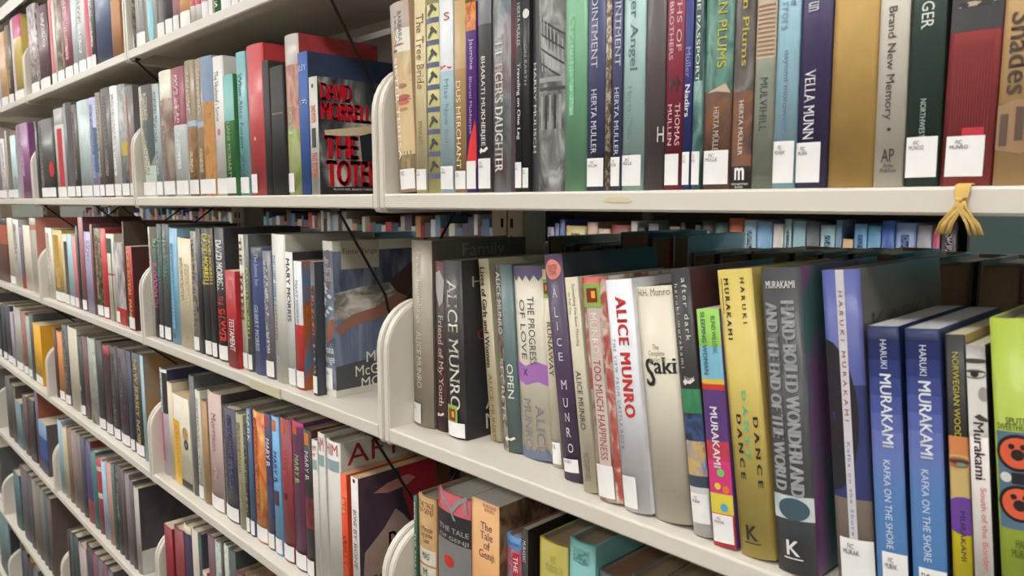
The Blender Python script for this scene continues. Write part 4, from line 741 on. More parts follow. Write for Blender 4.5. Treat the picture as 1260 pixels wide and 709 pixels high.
# ------------------------------------------------------------------ third row, third and far bays
run(2, 2, 'bot', 0.016, [
 ('cream hardcover with faint grey marks', 57, 67.3, 280, (222,214,200), dict(ink=(170,160,150), lab=False)),
 ('mustard yellow hardcover', 67.6, 80, 282.5, (206,170,80), dict(ink=(176,130,60))),
 ('cream and dark hardcover', 80.3, 86.8, 288, (206,194,166), dict(deco=[(R_,.1,.85,.5,1.,(90,76,70))])),
 ('pale sky blue hardcover', 87, 93, 288, (156,196,206), dict()),
 ('salmon pink hardcover', 93.2, 98, 289.5, (214,130,136), dict()),
 ('very thin dark green book', 98.2, 100.6, 280, (56,70,66), dict(H=.225, lab=False)),
 ('tall rose hardcover', 101, 106.6, 273.5, (160,88,98), dict(H=.25, cov=(110,56,64))),
 ('lavender hardcover', 106.8, 116, 285, (164,156,192), dict(deco=[(R_,.1,.35,.2,.8,letters((164,156,192),(220,214,230)))], lab=False)),
 ('slim brown red hardcover', 116.2, 119, 276, (120,70,70), dict(lab=False)),
 ('black hardcover with colourful specks', 119.2, 127, 280.5, ((48,40,40),(84,66,56),(130,160,80),110), dict(ink=(190,150,120))),
 ('bright red hardcover', 127.2, 134, 281, (206,40,46), dict(cov=(170,30,38), D=.165)),
 ('cream hardcover with red mark', 134.2, 144, 287.5, (206,200,180), dict(deco=[(R_,.05,.22,.1,.8,(70,96,90)),(R_,.45,.47,.0,.9,ink((190,40,46))),(R_,.2,1.,.7,.78,ink((110,104,96)))], lab=False)),
 ('grey photo hardcover with red foot', 144.2, 156.5, 298, ((96,88,92),(150,140,140),(190,184,180),30), dict(bands=[(.8,((96,88,92),(140,130,132),(190,184,180),30)),(1,(190,36,44))], lab=dict(h=.026,a0=.0,a1=.4))),
 ('tall dark umber book', 157, 158.5, 275, (84,66,50), dict(H=.245, D=.16, lab=False)),
 ('red paperback with orange block lettering', 159.5, 167, 303, (170,40,40), dict(y=.008, cov=(74,34,36), deco=[(T,'DEX ROYAL PANIC',310,398,.2,.7,(226,170,90),'d',dict(bold=.03)),('CT','M',.1,.6,.4,.62,(206,170,90))])),
])
run(2, 3, 'bot', 0.018, [
 ('rust red hardcover with black top', -4, 12, 268, (150,70,50), dict(bands=[(.1,(50,44,44)),(.4,(190,84,56)),(1,(110,60,50))], lab=False)),
 ('tall cream hardcover', 12.3, 19, 268, (210,200,178), dict()),
 ('white hardcover with black script', 19.3, 26.5, 270, (206,202,196), dict(ink=(56,52,52), lab=False)),
 ('slim dark hardcover with red foot', 26.8, 31, 279, (84,80,96), dict(bands=[(.8,(84,80,96)),(1,(176,60,64))], lab=False)),
 ('wide ivory hardcover', 31.3, 40, 277, (224,212,190), dict(lab=False)),
 ('cream hardcover with salmon band', 40.3, 48, 268, (220,210,196), dict(bands=[(.09,(196,190,180)),(.16,(214,130,110)),(1,(222,212,196))], lab=False)),
])
# ------------------------------------------------------------------ fourth row, second bay
run(3, 1, 'bot', 0.020, [
 ('white, black and pink hardcover', 199, 209.5, 452, (210,208,206), dict(cov=(52,50,84), D=.165, bands=[(500,(196,206,204)),(1,(206,196,206))], deco=[(R_,458,508,.55,1.,(44,42,46)),(R_,508,568,.0,.5,(206,50,120)),(R_,458,508,.08,.45,letters((196,206,204),(70,70,76)))], lab=False)),
 ('tall beige hardcover', 210, 216, 470, (214,196,166), dict(lab=False)),
 ('yellow and white paperback with camera photo', 216.5, 237.5, 483, (214,206,186), dict(hard=False, pages=(206,180,140), deco=[(R_,520,598,.0,.42,(222,176,60)),('S',526,590,.1,.3,(222,176,60),(206,140,50)),(C_,545,.75,.011,(60,50,44)),(C_,545,.75,.005,(140,130,120),dict(lvl=2)),(C_,532,.72,.014,(190,150,96),dict(lvl=1)),(R_,590,598,.42,1.,(40,36,40))], lab=False)),
 ('dark slate hardcover with worn spine', 238, 244.3, 461.5, (96,98,100), dict(lab=False)),
 ('pale stone paperback', 244.6, 251, 466, (206,200,186), dict(H=.225, ink=(150,144,130))),
 ('short ochre tan paperback', 251.3, 258.5, 492, (170,130,80), dict(lab=False)),
 ('wide dusty pink hardcover', 259, 276, 480, (196,166,160), dict(cov=(70,60,60), D=.16, deco=[(T,'Morrison',508,556,.4,.7,(140,110,110),'d'),('S',572,590,.42,.64,(196,166,160),(150,120,120))])),
 ('black and indigo hardcover with grey title', 277, 293.8, 498.5, (62,58,84), dict(bands=[(1,(58,54,76))], deco=[(R_,0.,1.,.0,.3,(84,84,88)),('S',510,600,.5,.75,(58,54,76),(104,98,130)),('S',515,600,.08,.24,(84,84,88),(150,146,150))])),
 ('short cream green paperback', 294, 303, 508, (160,154,116), dict(ink=(110,104,84), lab=False)),
 ('black hardcover with silver script', 303.3, 308, 510, (48,48,46), dict(H=.2, hard=True, ink=(160,160,150))),
 ('blue hardcover lettered in white', 308.3, 314, 498, (60,90,130), dict(H=.236, deco=[(T,'MARK',506,545,.2,.8,(206,214,224),'d',dict(bold=.02))])),
 ('fiery orange hardcover with yellow glow', 314.3, 329.3, 504, ((170,60,34),(214,110,40),(230,170,70),26), dict(deco=[('S',515,640,.2,.5,(206,110,50),(140,46,30))], lab=dict(h=.026))),
 ('navy hardcover with red and white print', 329.6, 338, 508, (60,56,92), dict(bands=[(560,(52,52,96)),(600,((120,50,60),(60,50,90),(60,60,110),60)),(1,(60,64,110))], deco=[(R_,512,526,.3,.7,(206,60,40)),(T,'MARY B.',540,575,.3,.8,(214,216,226),'d',dict(bold=.02))])),
 ('sky blue hardcover with orange tab', 338.3, 347.7, 511, (96,162,214), dict(deco=[(R_,517,531,.25,.75,(226,110,40)),(T,'MARY B.',556,595,.3,.75,(44,60,110),'d',dict(bold=.02)),(R_,604,622,.2,.8,(80,50,50))])),
 ('brick red hardcover with orange tab', 348, 361.8, 512, (146,44,52), dict(deco=[(R_,520,534,.25,.6,(226,90,50)),(T,'MARY B.',552,586,.35,.65,(190,70,64),'d'),(C_,611,.5,.006,(60,30,30))])),
 ('plum and magenta hardcover with orange tab', 362.3, 377, 516, ((84,44,80),(120,50,100),(70,60,76),20), dict(bands=[(525,(200,50,120)),(1,((96,46,84),(124,54,96),(70,56,72),20))], deco=[(R_,521,535,.25,.6,(226,90,60)),(T,'MARY B.',560,596,.35,.7,(140,190,100),'d',dict(bold=.02))])),
 ('black hardcover with orange tab and red foot', 377.3, 387, 527, (44,40,44), dict(bands=[(612,(42,38,42)),(650,((170,50,44),(110,40,40),(60,40,40),60)),(1,(48,42,46))], deco=[(R_,533,548,.3,.8,(230,120,50)),(T,'MARY B.',556,592,.3,.75,(206,204,200),'d')])),
 ('leftmost plain grey white hardcover', 388, 395, 541, (206,202,194), dict(deco=[(T,'HIM\nher',548,562,.1,.9,(190,90,90),'f'),(R_,566,578,.1,.9,(140,170,174))], lab=False)),
 ('middle plain grey white hardcover', 395.5, 404, 532, (206,202,194), dict(deco=[(T,'HIM',538,555,.1,.9,(190,90,90),'f'),(R_,560,574,.1,.9,(140,170,174))], lab=False)),
 ('rightmost plain grey white hardcover', 404.5, 421.5, 540, (206,202,194), dict(cov=(204,198,184), D=.175, deco=[(T,'HIM',546,560,.12,.88,(190,90,90),'f'),(R_,566,580,.08,.92,(140,170,174)),('CT','AFTER',.06,1.,.02,.15,(150,30,40))], lab=False)),
 ('slim orange red paperback', 423, 430.5, 577, (222,78,40), dict(y=.022, hard=False, H=.2, pages=(190,160,120), deco=[('S',612,632,.2,.8,(222,78,40),(226,150,120)),('S',660,700,.2,.8,(222,78,40),(130,36,30))], lab=False)),
 ('white spined paperback with clouded cover', 435.5, 444.5, 579, (212,206,206), dict(y=.018, hard=False, H=.205, D=.14, cov=(56,40,54), pages=(196,166,126), deco=[(C_,592,.5,.0035,(90,40,90)),(T,'BONE',628,648,.3,.75,(70,66,70),'d'),(T,'BY BONE',652,700,.3,.75,(90,86,90),'d'),('F',tornado_cover)], lab=False)),
])
run(3, 2, 'bot', 0.018, [
 ('slim black and rust hardcover', 69.8, 72.8, 403, (90,50,40), dict(lab=False)),
 ('bright orange hardcover', 73, 79.5, 407, (214,130,60), dict()),
 ('dark charcoal hardcover with specks', 80, 87, 398, (80,78,80), dict(ink=(170,166,160))),
 ('wide cream hardcover', 87.5, 98.8, 401, (204,194,170), dict(cov=(190,180,156), lab=False)),
 ('black hardcover with pale dot', 99, 105, 413, (52,56,58), dict(deco=[(C_,478,.4,.008,(206,204,196))])),
 ('wine red hardcover', 105.3, 111, 413, (106,64,68), dict(lab=False)),
 ('mossy grey green hardcover', 111.3, 121, 414.5, ((140,148,134),(170,174,160),(80,90,70),36), dict(lab=False)),
 ('plain near black hardcover', 121.3, 130, 417, (50,46,48), dict()),
 ('black maroon hardcover with red top', 130.3, 139, 423.5, (74,44,50), dict(bands=[(436,(160,50,60)),(1,((70,42,50),(96,60,64),(60,40,44),60))])),
 ('black hardcover with faint grey print', 139.3, 148, 425, (54,50,54), dict(ink=(130,120,120))),
 ('black plum hardcover with red spots', 148.3, 160, 426.5, (60,48,58), dict(deco=[(C_,512,.45,.008,(130,40,56)),(C_,500,.7,.006,(120,44,60)),(R_,.1,.5,.3,.6,letters((60,48,58),(140,130,140)))])),
 ('midnight navy hardcover', 160.3, 166, 431, (50,54,74), dict()),
 ('black hardcover with gold block lettering', 166.3, 177.5, 432, (56,54,58), dict(deco=[(T,'NEW JERSEY NOIR',442,548,.35,.75,(200,176,110),'d',dict(bold=.03))])),
 ('pale blue hardcover with tan landscape cover', 178, 182, 437, (146,184,196), dict(cov=((150,110,70),(176,130,80),(110,150,160),12), D=.165, lab=False)),
])
run(3, 3, 'bot', 0.018, [
 ('dark teal hardcover', -6, 3.5, 372, (60,76,80), dict()),
 ('black hardcover', 4, 9, 374, (48,48,52), dict()),
 ('blackish navy hardcover', 9.3, 16, 374, (54,54,66), dict()),
 ('slim lavender hardcover', 16.3, 20, 384, (170,160,176), dict()),
 ('stone grey hardcover', 20.3, 28.5, 377, (170,164,154), dict()),
 ('mottled brown red hardcover', 28.8, 35, 382, ((150,130,116),(170,90,80),(110,100,90),60), dict()),
 ('sage green hardcover', 35.3, 39.5, 388, (156,170,162), dict()),
 ('slim dark olive hardcover', 39.8, 44.5, 385, (76,78,70), dict(lab=False)),
 ('amber yellow hardcover', 45, 54, 397, (226,168,40), dict(cov=(220,160,36), D=.16)),
])
# ------------------------------------------------------------------ fifth row
run(4, 1, 'top', 0.004, [
 ('left of two crimson hardcovers', 201, 210.8, 644, (132,34,44), dict(lab=False)),
 ('right of two crimson hardcovers', 211.3, 223, 646, (132,36,44), dict(lab=False)),
 ('violet hardcover with cream top', 223.5, 232.5, 644, (70,56,96), dict(bands=[(656,(206,196,160)),(1,(70,54,96))], lab=False)),
 ('pale beige hardcover', 233, 241.5, 649, (190,180,160), dict(lab=False)),
 ('black hardcover with teal patch', 242, 246.5, 656, (60,56,66), dict(deco=[(R_,.02,.16,0.,1.,(60,110,106))], lab=False)),
 ('low orange red hardcover', 247, 252.5, 667, (206,66,44), dict(H=.17, bands=[(.2,(190,180,170)),(1,(210,64,44))], lab=False)),
 ('brown plum hardcover', 253, 261.5, 656, (96,60,74), dict(lab=False)),
 ('speckled grey green hardcover', 262, 270, 664.5, ((140,150,140),(170,176,166),(110,116,110),90), dict(lab=False)),
 ('slim black hardcover', 270.3, 273.3, 666, (56,52,46), dict(lab=False)),
 ('silver green hardcover with specks', 273.6, 279.5, 669.5, ((150,156,146),(180,184,170),(110,116,110),110), dict(lab=False)),
 ('charcoal green hardcover', 280, 288, 675, (54,62,60), dict(lab=False)),
 ('low brown plum boxed hardcover', 289, 297.5, 702, (104,56,60), dict(kind='cloth', pages=(130,104,80), lab=False)),
 ('low tan hardcover', 299, 312, 706, (130,96,66), dict(kind='cloth', pages=(140,110,84), lab=False)),
])
run(4, 2, 'top', 0.012, [
 ('pale steel blue hardcover', 67, 73, 514.5, (136,170,192), dict(lab=False)),
 ('cream and yellow hardcover', 73.5, 79, 523, (190,182,140), dict(lab=False)),
 ('sienna brown hardcover', 79.3, 84.5, 525, (130,96,76), dict(lab=False)),
 ('mauve brown hardcover', 84.8, 90, 528, (140,116,116), dict(lab=False)),
 ('taupe hardcover', 90.3, 95.5, 531, (120,104,96), dict(lab=False)),
 ('deep navy hardcover', 95.8, 101, 535, (62,60,86), dict(lab=False)),
 ('violet navy hardcover with red foot', 101.3, 108.5, 539, (66,56,100), dict(bands=[(.72,(66,56,100)),(1,(170,56,50))], cov=(120,40,44), lab=False)),
 ('teal green hardcover', 109, 115.5, 558, (50,110,112), dict(H=.22, lab=False)),
 ('red hardcover with white bands', 116, 121.5, 562, (170,50,64), dict(bands=[(.1,(190,60,70)),(.16,(214,206,204)),(.45,(176,50,64)),(.52,(214,206,204)),(1,(160,50,60))], lab=False)),
 ('ice blue hardcover', 122, 127.5, 566, (150,180,200), dict(lab=False)),
 ('rosy tan hardcover', 128, 134, 567, (190,140,126), dict(lab=False)),
 ('slim bottle green hardcover', 134.3, 138.5, 570, (60,90,84), dict(lab=False)),
 ('black hardcover with pale script', 139, 145, 570, (70,60,64), dict(deco=[(R_,.05,.6,.2,.7,letters((70,60,64),(170,160,156)))], lab=False)),
 ('dark umber hardcover', 145.3, 150.5, 575, (80,62,60), dict(lab=False)),
 ('grey mauve hardcover', 151, 156.5, 581, (120,106,110), dict(lab=False)),
 ('charcoal hardcover with silver top', 157, 161.5, 590, (84,76,78), dict(lab=False)),
 ('grey white spined hardcover with dark portrait cover', 162, 168, 598, (170,164,158), dict(cov=((54,48,52),(70,60,62),(44,40,42),10), D=.16, deco=[('CY',[(.0,.72),(1,.72),(1,1.),(0,1.)],(196,192,186))], lab=False)),
])
run(4, 3, 'top', 0.014, [
 ('dark grey hardcover', 4, 9.5, 462, (84,82,80), dict(lab=False)),
 ('brown black hardcover', 10, 16.5, 471, (76,66,60), dict(lab=False)),
 ('low blue grey hardcover', 17, 24.5, 491, (110,134,140), dict(lab=False)),
 ('maroon brown hardcover', 25, 30.5, 485, (96,66,66), dict(lab=False)),
 ('black hardcover with dark cover', 31, 39, 488, (50,40,44), dict(cov=(48,38,40), lab=False)),
 ('muted violet hardcover with rust cover', 40, 43.5, 480, (90,74,104), dict(cov=(150,70,44), D=.16, lab=False)),
 ('blue gradient hardcover', 44.5, 56, 514.5, (70,96,150), dict(bands=[(.3,(120,150,180)),(.7,(56,84,150)),(1,(50,50,90))], cov=(96,84,84), D=.14, lab=False)),
])
# ------------------------------------------------------------------ sixth and bottom rows
run(5, 2, 'top', 0.020, [
 ('crimson edged hardcover', 73, 76.8, 642, (150,40,50), dict(lab=False)),
 ('black green hardcover with pale print', 77, 82, 645, (54,66,66), dict(ink=(150,150,140), lab=False)),
 ('dark slate green hardcover', 82.3, 87.5, 651, (56,68,68), dict(lab=False)),
 ('blackish teal hardcover', 88, 94, 656, (48,58,62), dict(lab=False)),
 ('rose beige hardcover', 94.5, 103.5, 667, (170,150,144), dict(lab=False)),
 ('slim inky hardcover', 104, 111, 668, (52,50,60), dict(lab=False)),
 ('dark raspberry hardcover', 111.5, 117.5, 678, (110,50,70), dict(lab=False)),
 ('slate hardcover with cream top', 118, 124, 685, (84,84,90), dict(lab=False)),
 ('magenta brown hardcover', 124.5, 129.5, 691, (110,50,80), dict(lab=False)),
 ('smoky grey hardcover', 130, 137, 698, (80,76,80), dict(lab=False)),
])
run(5, 3, 'top', 0.015, [
 ('petrol teal hardcover', 14, 21.5, 578, (70,104,110), dict(lab=False)),
 ('smoky plum hardcover', 22, 30.5, 568, (90,80,90), dict(lab=False)),
 ('graphite hardcover', 31, 36, 577, (76,76,78), dict(lab=False)),
 ('pale taupe hardcover', 36.5, 41, 583, (130,120,110), dict(lab=False)),
 ('khaki brown hardcover', 41.5, 46, 592, (110,98,84), dict(lab=False)),
 ('ash grey hardcover', 46.5, 50.5, 596, (110,106,100), dict(lab=False)),
 ('dark teal green hardcover', 51, 55, 604, (60,80,80), dict(lab=False)),
 ('coffee brown hardcover', 55.5, 60, 610, (90,72,64), dict(lab=False)),
])
run(6, 4, 'top', 0.015, [
 ('wide dusky teal hardcover', -6, 8, 622, (90,120,124), dict(lab=False)),
 ('black teal hardcover', 8.5, 14, 646, (50,62,66), dict(lab=False)),
 ('ink black hardcover', 14.5, 20, 657, (50,48,54), dict(lab=False, pages=(200,150,90))),
])
run(6, 3, 'top', 0.015, [
 ('iron grey hardcover', 24, 25.5, 667, (76,76,82), dict(lab=False)),
 ('dim navy hardcover', 26, 31.5, 675, (60,62,80), dict(lab=False)),
 ('black brown hardcover', 32, 38, 686, (60,50,46), dict(lab=False, pages=(200,150,90))),
 ('gunmetal hardcover', 38.5, 45, 695, (80,80,86), dict(lab=False)),
])
run(3, 4, 'bot', 0.02, [('dark slate paperback', -60, -40, 0, (70,72,74), dict(H=.22)), ('olive drab hardcover', -39, -22, 0, (90,86,70), dict(H=.235)), ('smoke grey hardcover', -21, -8, 0, (100,98,94), dict(H=.23))])
run(4, 4, 'bot', 0.02, [('brown grey hardcover', -60, -42, 0, (86,78,70), dict(H=.23)), ('dark pewter hardcover', -41, -24, 0, (80,80,78), dict(H=.22)), ('charcoal brown hardcover', -23, -10, 0, (70,62,56), dict(H=.235)), ('dull stone hardcover', -9, 0, 0, (110,104,94), dict(H=.225))])
run(5, 4, 'bot', 0.02, [('dim teal hardcover', -40, -26, 0, (70,90,92), dict(H=.23)), ('sooty brown hardcover', -25, -12, 0, (70,60,54), dict(H=.22)), ('dark ash hardcover', -11, 3, 0, (84,84,82), dict(H=.235))])
label_books()
# ------------------------------------------------------------------ the shelving
BZ = [ZTOP] + ZS
DEP = 0.232; CY_ = 0.246
def bracket(parent, x, z, back=False):
    pr = [(DEP, -.022), (.012, -.024), (.004, -.0225), (.0, -.017), (.0, .098)]
    for k in range(1, 9):
        w = math.pi / 2 * k / 8; pr.append((.062 - .062 * math.cos(w), .098 + .064 * math.sin(w)))
    pr += [(DEP, .164)]
    if back: pr = [(2*CY_ - a, c) for a, c in pr]
    bm = bmesh.new(); v0 = [bm.verts.new((x - .0058, a, z + c)) for a, c in pr]; v1 = [bm.verts.new((x + .0058, a, z + c)) for a, c in pr]
    n = len(pr)
    bm.faces.new(v0); bm.faces.new(v1[::-1])
    for i in range(n): bm.faces.new((v0[i], v1[i], v1[(i+1) % n], v0[(i+1) % n]))
    bmesh.ops.recalc_face_normals(bm, faces=bm.faces)
    bmesh.ops.bevel(bm, geom=[e for e in bm.edges if abs(e.verts[0].co.x - e.verts[1].co.x) < 1e-6], offset=.0016, segments=2, affect='EDGES')
    me = bpy.data.meshes.new('end_bracket'); bm.to_mesh(me); bm.free(); me.materials.append(STEEL)
    o = bpy.data.objects.new('end_bracket', me); COL.objects.link(o); o.parent = parent
def rounded_shelf(parent, x0, x1, z, back=False):
    # folded sheet steel: deck with rounded front lip and an inner return
    pr = [(DEP, 0), (.0022, 0), (.0007, -.0007), (0, -.0022), (0, -LIP + .002), (.0016, -LIP), (.022, -LIP), (.022, -LIP + .002), (.004, -LIP + .002), (.004, -.003), (DEP - .004, -.003), (DEP - .004, -.016), (DEP, -.016)]
    if back: pr = [(2*CY_ - a, c) for a, c in pr]
    vs = [(x0, a, z + c) for a, c in pr] + [(x1, a, z + c) for a, c in pr]; n = len(pr)
    fs = [(i, i + n, (i+1) % n + n, (i+1) % n) for i in range(n)]
    bm = bmesh.new(); me = bpy.data.meshes.new('shelf'); me.from_pydata(vs, [], fs); bm.from_mesh(me)
    bm.faces.ensure_lookup_table(); bm.verts.ensure_lookup_table()
    bm.faces.new([bm.verts[i] for i in range(n)]); bm.faces.new([bm.verts[i+n] for i in range(n)][::-1])
    bmesh.ops.recalc_face_normals(bm, faces=bm.faces); bm.to_mesh(me); bm.free(); me.materials.append(STEEL)
    o = bpy.data.objects.new('shelf', me); COL.objects.link(o); o.parent = parent
    return o
UPR = flat((206, 196, 176), 0.5)
bays = [(-4, 'far-left bay of the white book shelving, cut by the left edge'), (-3, 'third bay of white steel shelving from the right, full of small looking books'),
        (-2, 'second'), (-1, 'x'), (0, 'near')]
BAYLAB = {0: 'nearest bay of white steel book shelving, filling the right half', -1: 'second bay of white steel shelving, left of the nearest bay',
          -2: 'third bay of white steel shelving, left of the second bay', -3: 'far bay of white steel shelving at the left edge of the picture',
          -4: 'farthest bay of white steel shelving, beyond the left edge'}
for s in range(-4, 1):
    x0 = s * W + GAP; x1 = (s + 1) * W - GAP
    root = empty('shelving_bay', (s * W + W / 2, CY_, FLOOR), label=BAYLAB[s], cat='bookcase', group='bays of the long shelving range')
    inv = lambda o: setattr(o, 'matrix_parent_inverse', Matrix.Translation(-Vector(root.location)))
    kids = []
    for i, z in enumerate(BZ):
        if s == 0 and i == 0: z = ZTOP
        sh = rounded_shelf(root, x0, x1, z); kids.append(sh)
        if i > 0:
            bracket(sh, x0 - .0062, z); bracket(sh, x1 + .0062, z)
        else:
            kids.append(boxes('canopy_edge', [(x0 - .012, x1 + .012, -.0012, -.0001, z - .034, z + .001)], STEEL, root))
        if i < len(BZ) - 1:
            r = boxes('support_rail', [(x0 + .02, x1 - .02, .030, .0335, z - .0075, z - .0032), (x0 + .02, x1 - .02, .0375, .041, z - .0075, z - .0032)], flat((196, 190, 180), .3, .6), sh)
        bs = rounded_shelf(root, x0, x1, z, True); kids.append(bs)
        if i > 0:
            bracket(bs, x0 - .0062, z, True); bracket(bs, x1 + .0062, z, True)
    # upright column on the left side of the bay, with slots
    ux0 = s * W
    up = boxes('upright', [(ux0 + .0015, ux0 + .033, .222, .270, FLOOR, ZTOP + .01)], UPR, root, .0015); kids.append(up)
    sl = [(ux0 + q - .0022, ux0 + q + .0022, .2208, .2222, z, z + .013) for q in (.010,) for z in [FLOOR + .05 + k * .0254 for k in range(86)]]
    o = boxes('upright_slots', sl, flat((30, 26, 24), .8), up); o['kind'] = 'stuff'
    ux1 = ux0 + W
    up = boxes('upright', [(ux1 - .033, ux1 - .0015, .222, .270, FLOOR, ZTOP + .01)], UPR, root, .0015); kids.append(up)
    o = boxes('upright_slots', [(a + W - .02, b_ + W - .02, c1, c2, c3, c4) for a, b_, c1, c2, c3, c4 in sl], flat((30, 26, 24), .8), up); o['kind'] = 'stuff'
    kids.append(boxes('base_plinth', [(s*W + .002, (s+1)*W - .002, .02, .472, FLOOR, FLOOR + .075)], STEEL, root))
    kids.append(boxes('back_rail', [(x0, x1, .236, .256, ZTOP - .03, ZTOP - .004)], UPR, root))
    for o in kids: inv(o)
# tape residue on the lip and beige label holder strip
p0 = on_y(745, 243, -.0002); p1 = on_y(776, 248, -.0002)
tag = empty('tape_residue', (p0.x, -.0003, p0.z), label='yellowish patch of dried glue on the white shelf lip below the green spine', cat='stain')
vs = []; random.seed(3)
for k in range(16):
    w = 2 * math.pi * k / 16; vs.append(((p1.x - p0.x) / 2 * (1 + math.cos(w) * (1 + .2 * random.random())), -.0003, -.0022 + .0022 * math.sin(w) * (1 + .5 * random.random())))
mesh_obj('glue_mark', vs, [tuple(range(16))], flat((214, 200, 164), .5), tag)
c = on_y(308, 465, -.001); d = on_y(345, 478, -.001)
lh = boxes('label_holder', [(c.x, d.x, -.0022, -.0004, ZS[2] - LIP + .0005, ZS[2] - .002)], flat((206, 198, 168), .35), bevel=.0005)
lh['label'] = 'beige clip-on label holder on the third shelf lip of the second bay'; lh['category'] = 'label holder'
# hanging wire book supports, one at the right end of each occupied shelf
WIRE = flat((40, 36, 34), .4, .6)
def wire(x, zu, label, y1=.066, drop=.152):
    r = empty('wire_book_support', (x, .03, zu), label=label, cat='book support', group='dark wire book supports hanging under the shelves')
    pts = [(0, -.024, .0), (0, -.022, -.004)]
    for k in range(1, 8): pts.append((0, -.022 + (y1 + .018) * (k / 8) ** 1.0, -.004 - (drop - .012) * k / 8))
    for k in range(0, 7):
        w = math.pi * k / 6; pts.append((0, y1 + .012 - .012 * math.cos(w) - .01, -drop + .004 - .009 * math.sin(w)))
    for k in range(1, 9): pts.append((0, y1 + .014 + (.11) * k / 8, -drop + .004 + (drop - .004) * k / 8))
    tube('wire_loop', pts, .0021, WIRE, r)
    boxes('wire_clip', [(-.012, .012, -.027, -.017, -.0035, 0.0)], WIRE, r)
for i, xw, lab in ((1, -.130, 'dark wire hanging in front of the small paperback with red block lettering'),
              (2, -.109, 'dark wire hanging in front of the cover with arm and skirt'),
              (3, None, 'dark wire hanging in front of the clouded paperback cover on the fourth row')):
    zu = BZ[i] - LIP
    if xw is None: xw = ux(452, 0.0, zu)
    wire(xw, zu, lab)
for u, v, i, lab in ((166, 75, 1, 'dark wire under the top shelf at the start of the second bay'), (150, 255, 2, 'dark wire under the second shelf at the right end of the third bay'),
                (54, 253, 2, 'dark wire under the second shelf at the left end of the third bay'), (118, 258, 2, 'dark wire under the second shelf in the middle of the third bay'),
                (183, 437, 3, 'dark wire over the tan landscape cover on the fourth row, third bay'), (63, 390, 3, 'dark wire behind the amber yellow book on the fourth row')):
    zu = BZ[i] - LIP; wire(ux(u, .006, zu), zu, lab, drop=.085)
# ------------------------------------------------------------------ yellow bookmark tassel
tp = on_y(1186, 222, .0)
tas = empty('bookmark_tassel', (tp.x, 0, ZS[1]), label='yellow thread tassel of a bookmark hanging over the white shelf lip', cat='bookmark')
YT = flat((214, 178, 102), .85)
def yarn(pts, r): return tube('tassel_thread', pts, r, YT, tas, 6)
lipz = -LIP
wv = .0042
for k in range(9):   # flat bundle over the lip
    xx = (-.5 + k / 8) * wv * 1.9
    yarn([(xx, .028, .0011), (xx, .006, .0014), (xx, -.0008, .0006), (xx * .98, -.0018, -.003), (xx * .72, -.0024, lipz * .42), (xx * .7, -.0024, lipz * .62)], .00062)
tube('tassel_knot', [(-.0030, -.0033, -.0078), (.0, -.0040, -.0087), (.0030, -.0032, -.0075)], [.0010, .0014, .0010], YT, tas, 8)
random.seed(11)
for k in range(46):
    g = -1 if k % 2 else 1; q = .3 + .7 * random.random(); sp = g * (.0030 + .0098 * q ** .8)
    zz = -LIP - .0105 - random.random() * .0016 + (.001 if q < .3 else 0)
    x0_ = (-.5 + random.random()) * .005; yy = -.0022 - random.random() * .0016
    yarn([(x0_, yy, lipz * .5), (x0_ * 1.1 + sp * .12, yy - .0004, lipz * .72), (x0_ + sp * .45, yy - .0008, lipz * .98), (x0_ + sp * .8, yy, lipz - .005), (x0_ + sp, yy + .0006, zz)], .00046)
for o in tas.children: o.name = 'tassel_thread' if 'thread' in o.name else o.name
# ------------------------------------------------------------------ books on the other side of the range (their fore-edges face us)
random.seed(21)
def far_book(name_desc, x0, t, z, H, D, c, y, flip, group, cov=None, pages=(150, 130, 108), lab=False, label=None):
    b = make_book(x0 + (t if flip else 0), y, z, t, H, D, c, True, cov=cov, flip=flip, pages=pages)
    b.root['label'] = label; b.root['category'] = 'book'; b.root['group'] = group
    if flip: b.root.location.y = y
    if lab: sticker(b)
BACKY = 2 * CY_ - .012
bk = [(-.02, .03, .235, (120, 90, 60)), (.012, .028, .225, (70, 60, 54)), (.045, .04, .222, (60, 50, 46)), (.09, .03, .225, (64, 56, 50)), (.125, .05, .246, (44, 62, 80)), (.18, .03, .24, (190, 60, 50)), (.215, .025, .244, (176, 190, 206)),
      (.245, .035, .222, (80, 50, 40)), (.285, .04, .224, (84, 60, 44)), (.33, .05, .228, (64, 44, 38)), (.385, .03, .228, (50, 44, 44)), (.42, .03, .23, (80, 50, 50)), (.455, .045, .232, (60, 120, 124)),
      (.505, .03, .229, (50, 84, 84)), (.54, .035, .228, (56, 52, 52)), (.58, .04, .229, (96, 60, 56)), (.625, .03, .231, (44, 60, 60)), (.66, .035, .23, (50, 50, 52)), (.70, .05, .236, (70, 140, 150)), (.755, .03, .214, (44, 66, 70)), (.79, .04, .212, (84, 70, 60)), (.835, .045, .21, (46, 70, 76))]
names = ['walnut', 'umber', 'sepia', 'dun', 'ink blue', 'scarlet', 'ice blue', 'rust', 'chestnut', 'cocoa', 'coal', 'oxblood', 'teal', 'sea green', 'pewter', 'russet', 'pine green', 'jet', 'bright turquoise', 'dark petrol', 'drab', 'dull petrol']
for (x0, t, H, c), nm in zip(bk, names):
    k = names.index(nm)
    far_book(nm, x0, t, ZS[2], H, .15, c, BACKY, True, 'books on the far side of the nearest bay', cov=c,
             label=f'{nm} book behind the third row, fore edge showing' + (', right of the ' + names[k-1] + ' one' if k else ''))
